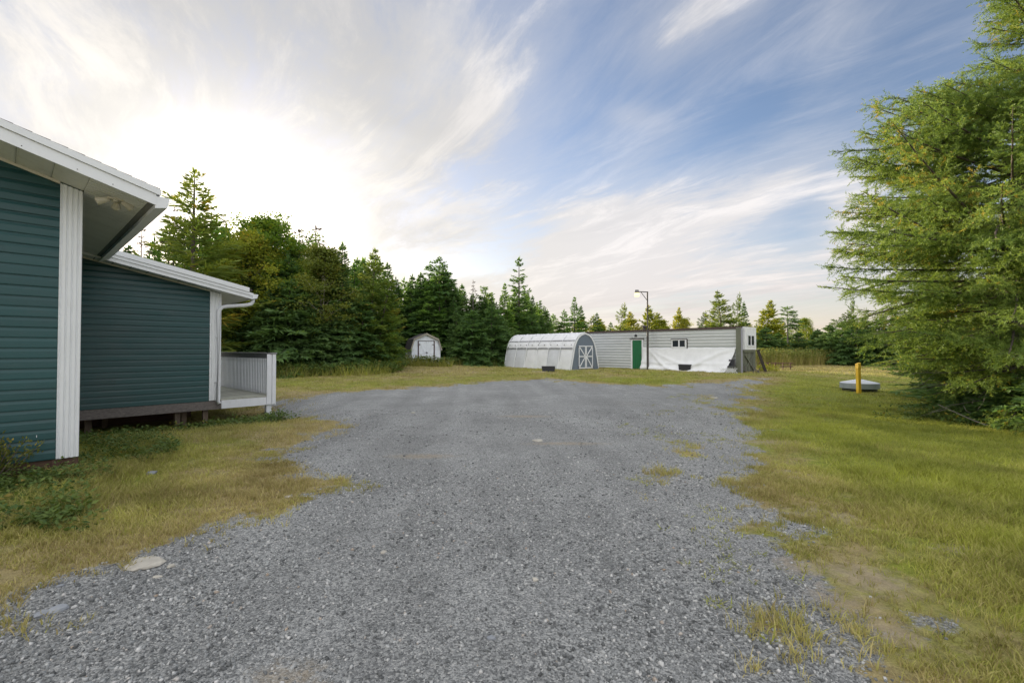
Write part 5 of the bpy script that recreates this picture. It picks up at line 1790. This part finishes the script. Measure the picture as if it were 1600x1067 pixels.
# ------------------------------------------------------------------ ground cover
def blades(name, x, y, h, lean, width, dryv, nb, seg2, mat, label, spread=.03, z0=None):
    """tufts of grass at x, y: nb blades each; one mesh"""
    rg = np.random.default_rng(abs(hash(name)) % 1000 if False else sum(map(ord, name)))
    n = len(x)
    i = np.repeat(np.arange(n), nb)
    m = len(i)
    a = rg.uniform(0, 6.283, m)
    r = np.abs(rg.normal(0, 1, m)) * (spread if np.isscalar(spread) else spread[i])
    bx = x[i] + np.cos(a) * r; by = y[i] + np.sin(a) * r
    bz = gz(bx, by) - .004 if z0 is None else z0[i]
    hh = h[i] * rg.uniform(.45, 1.15, m)
    az = a + rg.normal(0, .9, m)
    le = lean * rg.uniform(.2, 1.5, m) * hh
    dx, dy = np.cos(az), np.sin(az)
    wv = (width if np.isscalar(width) else width[i]) * rg.uniform(.7, 1.3, m)
    fa = rg.uniform(0, 3.14, m)
    px_, py_ = np.cos(fa) * wv, np.sin(fa) * wv
    B = np.stack([bx, by, bz], 1)
    S = np.stack([px_, py_, np.zeros(m)], 1)
    tip = B + np.stack([dx * le, dy * le, hh], 1)
    tint = np.clip(.45 * rg.uniform(0, 1, m) + 1.1 * (fbm(bx * 1.6, by * 1.6, 97) - .5) + .3, 0, 1)
    dv = np.clip(dryv[i] + rg.normal(0, .22, m), 0, 1)
    if seg2:
        mid = B + np.stack([dx * le * .3, dy * le * .3, hh * .58], 1)
        V = np.stack([B - S, B + S, mid + S * .75, tip, mid - S * .75], 1)      # bent blade: five-sided leaf
        V = V.reshape(-1, 3)
        b5 = np.arange(m)[:, None] * 5
        T = np.concatenate([b5 + np.array([[0, 1, 2]]), b5 + np.array([[0, 2, 4]]), b5 + np.array([[4, 2, 3]])], 1).reshape(-1, 3)
        k = 5
    else:
        V = np.stack([B - S, B + S, tip], 1).reshape(-1, 3)
        T = np.arange(len(V)).reshape(-1, 3); k = 3
    me = np_mesh(name, V, T, mat, {'tint': np.repeat(tint, k), 'dry': np.repeat(dv, k)})
    o = link_mesh(name, me)
    tag(o, label, 'grass', kind='stuff')
    return o


def scatter(x0, x1, y0, y1, dens, seed, keep=None):
    rg = np.random.default_rng(seed)
    n = int((x1 - x0) * (y1 - y0) * dens)
    x = rg.uniform(x0, x1, n); y = rg.uniform(y0, y1, n)
    # only what the frame (with a margin for a step aside) can show
    ok = np.abs(x) < (y + .6) * 1.22 + .5
    x, y = x[ok], y[ok]
    sd, gv, dry, dirt = masks(x, y)
    a, b = hl(x, y)
    inside = ((a < .06) & (b > -.02) & (a > -6)) | ((a < 2.7) & (b > 5.1) & (b < 10))
    p = np.clip(1 - gv * 1.05, 0, 1) ** 1.3 * (1 - .72 * sstep(.40, 1.05, dirt + 1.2 * (fbm(x * 5, y * 5, 77) - .5)))
    p = p * (.18 + 1.25 * sstep(.30, .68, fbm(x * 2.2, y * 2.2, 71)))
    ok = (rg.random(len(x)) < p) & ~inside
    return x[ok], y[ok], sd[ok], dry[ok]


# right-hand lawn, close
x, y, sd, dry = scatter(.6, 9.5, 1.6, 6.2, 1400, 1)
hN = (.022 + .10 * fbm(x * 1.9, y * 1.9, 81) ** 1.5) * (1 + .6 * (sd < -1.2))
blades('lawn_grass', x, y, hN, .75, .0030, dry, 6, True, M['grass_blade'], 'tufty green and straw coloured grass of the near right lawn', .022)
x, y, sd, dry = scatter(1.0, 16, 6.2, 12.5, 380, 2)
hN = .035 + .10 * fbm(x * 1.6, y * 1.6, 81) ** 1.4
blades('lawn_grass', x, y, hN, .7, .0038, dry, 6, False, M['grass_blade'], 'green mown grass in the middle of the right lawn', .045)
# verge in front of the house
x, y, sd, dry = scatter(-8, -.4, 1.6, 7.5, 950, 3)
hN = (.022 + .10 * fbm(x * 1.8, y * 1.8, 82) ** 1.5) * (1 + 1.3 * sstep(-.7, -2.2, sd))
blades('verge_grass', x, y, hN, .8, .0032, np.clip(dry - .05, 0, 1), 6, True, M['grass_blade'], 'dry tufted grass between the teal house and the gravel', .025)
x, y, sd, dry = scatter(-13, -1, 7.5, 15, 240, 4)
hN = (.05 + .07 * fbm(x * .9, y * .9, 82)) * (1 + .8 * sstep(-.5, -2.5, sd))
blades('verge_grass', x, y, hN, .8, .004, dry, 6, False, M['grass_blade'], 'straw coloured grass in front of the raised wing and deck', .045)
# back lawns
x, y, sd, dry = scatter(-24, 24, 12.5, 24, 62, 5)
blades('back_lawn_grass', x, y, .055 + .05 * fbm(x * .7, y * .7, 83), .8, .0075, dry, 6, False, M['grass_blade'], 'mown olive grass across the middle of the yard', .10)
x, y, sd, dry = scatter(-34, 46, 24, 46, 22, 6)
blades('back_lawn_grass', x, y, .07 + .07 * fbm(x * .5, y * .5, 83), .8, .014, np.clip(dry + .05, 0, 1), 6, False, M['grass_blade'], 'dry mown grass in front of the wood and trailer', .16)
# weeds sprinkled over the gravel margin
rg = np.random.default_rng(9)
x = rg.uniform(1.0, 6.5, 2600); y = rg.uniform(2.2, 17, 2600)
sd, gv, dry, dirt = masks(x, y)
ok = (sd > -.4) & (sd < 2.4) & (vnoise(x * 2.2, y * 2.2, 5) > .62) & (x > .25 * y * .3 + 1)
x, y = x[ok], y[ok]
blades('gravel_weeds', x, y, np.full(len(x), .035), 1.4, .005, np.full(len(x), .12), 9, False, M['grass_blade'], 'small green weeds growing through the gravel margin', .03)

# leafy weeds: kites on short stems
def leafy(name, label, pts, hh, leaf, per, mat, cat='weeds', rad=.16, kind='stuff'):
    rg = np.random.default_rng(sum(map(ord, name)) + len(pts))
    K = Kites()
    pts = np.array(pts); n = len(pts)
    i = np.repeat(np.arange(n), per)
    h = np.asarray(hh)[i] if not np.isscalar(hh) else np.full(len(i), hh)
    t = rg.random(len(i)) ** .7
    a = rg.uniform(0, 6.283, len(i))
    rr = rad * (0.3 + .9 * t) * rg.uniform(.2, 1.2, len(i))
    p = np.stack([pts[i, 0] + np.cos(a) * rr, pts[i, 1] + np.sin(a) * rr, gz(pts[i, 0], pts[i, 1]) + h * t], 1)
    d = norm(np.stack([np.cos(a + rg.normal(0, .7, len(i))), np.sin(a + rg.normal(0, .7, len(i))), rg.normal(.05, .45, len(i))], 1))
    K.add(p, d * (leaf * rg.uniform(.6, 1.4, len(i)))[:, None], norm(np.cross(d, UP + rg.normal(0, .4, d.shape))), leaf * .30, np.repeat(rg.normal(.45, .2, n), per) + rg.normal(0, .14, len(i)), .5)
    o = link_mesh(name, K.mesh(name, mat))
    tag(o, label, cat, kind=kind)
    return o


def house_pts(n, a0, a1, b0, b1, seed):
    rg = np.random.default_rng(seed)
    a = rg.uniform(a0, a1, n); b = rg.uniform(b0, b1, n)
    return np.stack([HC[0] + a * HU[0] + b * HB[0], HC[1] + a * HU[1] + b * HB[1]], 1)


pw = house_pts(330, -.1, 4.3, 3.5, 4.75, 41)
leafy('weeds', 'green leafy weeds and ferns growing along the dark gap below the wing', pw, rng.uniform(.08, .34, len(pw)), .075, 26, M['weed_leaf'])
pw = np.concatenate([house_pts(150, -1.6, .25, -.75, -.08, 42), house_pts(150, .05, 1.2, .0, 2.6, 43)])
leafy('weeds', 'bramble like weeds at the foot of the white corner board', pw, rng.uniform(.06, .24, len(pw)), .05, 24, M['weed_leaf'], rad=.10)

rgw = np.random.default_rng(88)
pw = np.array([gpt(a, b) for a, b in zip(rgw.uniform(-40, 140, 150), rgw.uniform(742, 830, 150))])
leafy('weeds', 'patch of low broad leaved weeds in the verge grass at the left edge', pw, rgw.uniform(.06, .20, 150), .055, 22, M['weed_leaf'], rad=.11)

# yellowish shrub at the left edge against the near wall
K = Kites(); rg = np.random.default_rng(61)
sxh, syh = house_pts(1, -.76, -.75, -.27, -.26, 1)[0]
sroot = thing('shrub', 'yellow tipped green shrub against the near teal wall', 'shrub', (sxh, syh, gz1(sxh, syh)))
st = MB()
for k in range(26):
    az = rg.uniform(0, 6.28); e = rg.uniform(.6, 1.5); L = rg.uniform(.4, .74)
    d = np.array([math.cos(az) * math.cos(e), math.sin(az) * math.cos(e), math.sin(e)])
    st.tube([(0, 0, 0), d * L * .5, d * L], [.008, .006, .003], 4, False)
    n = 60
    f_ = rg.uniform(.35, 1.02, n)
    p = d * L * f_[:, None] + rg.normal(0, .03, (n, 3))
    dv = norm(d * .7 + rg.normal(0, .6, (n, 3)))
    K.add(p, dv * rg.uniform(.03, .06, n)[:, None], perp_to(dv, rg), .010, .30 + .5 * f_ ** 3 + rg.normal(0, .1, n))
st.build('stem', M['bark'], sroot)
link_mesh('foliage', K.mesh('foliage', M['shrub_leaf']), sroot)

# rough growth along the foot of the wood
rg = np.random.default_rng(62)
px_ = rg.uniform(395, 860, 700)
D_ = np.interp(px_, EDX, EDD) + rg.uniform(-1.3, .6, 700)
D_ = np.where((px_ > 636) & (px_ < 706), np.minimum(D_, SD - 1.6), D_)
pts = np.stack([U(px_, D_), D_], 1)
leafy('undergrowth', 'rough green undergrowth along the foot of the wood', pts, rg.uniform(.2, .8, 700), .15, 26, M['weed_leaf'], rad=.30)
blades('tall_grass', pts[:, 0], pts[:, 1] - .5, rg.uniform(.3, .8, 700), .45, .012, np.full(700, .25), 12, False, M['grass_blade'], 'uncut green grass along the foot of the wood', .22)
pts2 = np.stack([U(rg.uniform(1395, 1640, 260), 9.4), rg.uniform(8.4, 11.0, 260)], 1)
pts2[:, 0] = rg.uniform(8.6, 12.6, 260)
ok = (pts2[:, 0] - 8.4) > (10.6 - pts2[:, 1]) * .9
pts2 = pts2[ok]
leafy('undergrowth', 'dark leafy undergrowth in the shade below the near larch', pts2, rg.uniform(.08, .35, len(pts2)), .07, 30, M['weed_leaf'], rad=.2)

# meadow of tall stems behind the lawn on the right
rg = np.random.default_rng(63)
n = 5200
px_ = rg.uniform(1166, 1480, n); D_ = 39 + 16 * rg.random(n) ** 1.6 + .6 * np.sin(px_ * .03)
mx, my = U(px_, D_), D_
hm = rg.uniform(1.0, 1.5, n) * (0.85 + .3 * fbm(mx * .35, my * .35, 90))
blades('meadow', mx, my, hm, .22, .018, np.clip(.55 + rg.normal(0, .2, n), 0, 1), 5, False, M['grass_blade'], 'tall brown stemmed meadow growth behind the right lawn', .12)
ptm = np.stack([mx, my], 1)[:3600]
K = Kites()
i = np.repeat(np.arange(3600), 9)
p = np.stack([ptm[i, 0] + rg.normal(0, .13, len(i)), ptm[i, 1] + rg.normal(0, .13, len(i)), gz(ptm[i, 0], ptm[i, 1]) + hm[i] * rg.uniform(.45, 1.04, len(i))], 1)
d = norm(rg.normal(size=(len(i), 3)) + [0, 0, .7])
K.add(p, d * rg.uniform(.12, .24, len(i))[:, None], perp_to(d, rg), .035, rg.uniform(.1, .95, len(i)))
o = link_mesh('meadow_tops', K.mesh('meadow_tops', M['meadow_leaf']))
tag(o, 'leafy green and yellow tops of the tall meadow growth', 'meadow', kind='stuff')
# yellow flowered clump by the trailer end
rg = np.random.default_rng(65)
ptg = np.stack([U(rg.uniform(1186, 1206, 40), 29.5), rg.uniform(28.6, 30.2, 40)], 1)
leafy('goldenrod', 'yellow flowered weed clump beside the trailer end', ptg, rg.uniform(.15, .5, 40), .10, 20, M['golden_leaf'], rad=.12)

# ------------------------------------------------------------------ loose stones of the driveway
def stones(name, label, x0, x1, y0, y1, dens, smin, smax, seed, fall=None):
    rg = np.random.default_rng(seed)
    n = int((x1 - x0) * (y1 - y0) * dens)
    x = rg.uniform(x0, x1, n); y = rg.uniform(y0, y1, n)
    ok = np.abs(x) < (y + .5) * 1.2 + .3
    x, y = x[ok], y[ok]
    sd, gv, dry, dirt = masks(x, y)
    lump = fbm(x * .8, y * .8, 95)
    p = np.clip(gv * 1.3 - .25, 0, 1) * (.35 + 1.0 * sstep(.35, .62, lump)) * (1 - .75 * dirt)
    if fall: p = p * np.clip((fall / y) ** 2, 0, 1)
    ok = rg.random(len(x)) < p
    x, y = x[ok], y[ok]; n = len(x)
    base = np.array([[-1, -1, -1], [1, -1, -1], [1, 1, -1], [-1, 1, -1], [-.75, -.75, 1], [.75, -.75, 1], [.75, .75, 1], [-.75, .75, 1]]) * .5
    V = base[None] + rg.normal(0, .15, (n, 8, 3))
    sz = smin + (smax - smin) * rg.random(n) ** 2.6
    sc = np.stack([sz * rg.uniform(.8, 1.5, n), sz * rg.uniform(.6, 1.0, n), sz * rg.uniform(.45, .8, n)], 1)
    V = V * sc[:, None, :]
    a = rg.uniform(0, 6.283, n); b = rg.normal(0, .35, n)
    cb, sb = np.cos(b)[:, None], np.sin(b)[:, None]
    V = np.stack([V[..., 0] * cb - V[..., 2] * sb, V[..., 1], V[..., 0] * sb + V[..., 2] * cb], -1)
    ca, sa = np.cos(a)[:, None], np.sin(a)[:, None]
    V = np.stack([V[..., 0] * ca - V[..., 1] * sa, V[..., 0] * sa + V[..., 1] * ca, V[..., 2]], -1)
    V += np.stack([x, y, gz(x, y) + sc[:, 2] * .22], 1)[:, None, :]
    fq = np.array([[0, 3, 2, 1], [4, 5, 6, 7], [0, 1, 5, 4], [1, 2, 6, 5], [2, 3, 7, 6], [3, 0, 4, 7]])
    F_ = (np.arange(n)[:, None, None] * 8 + fq[None]).reshape(-1, 4)
    me = np_mesh(name, V.reshape(-1, 3), F_, M['gravel_stone'], {'tint': np.repeat(rg.random(n), 8)})
    o = link_mesh(name, me)
    tag(o, label, 'gravel', kind='stuff')
    print(name, n)


stones('gravel', 'loose crushed stones lying on the near driveway', -5.5, 4.5, 1.5, 6.0, 3000, .004, .021, 101, 2.6)
stones('gravel', 'scattered crushed stones farther up the driveway', -7, 6, 5.0, 12.0, 160, .008, .026, 102)
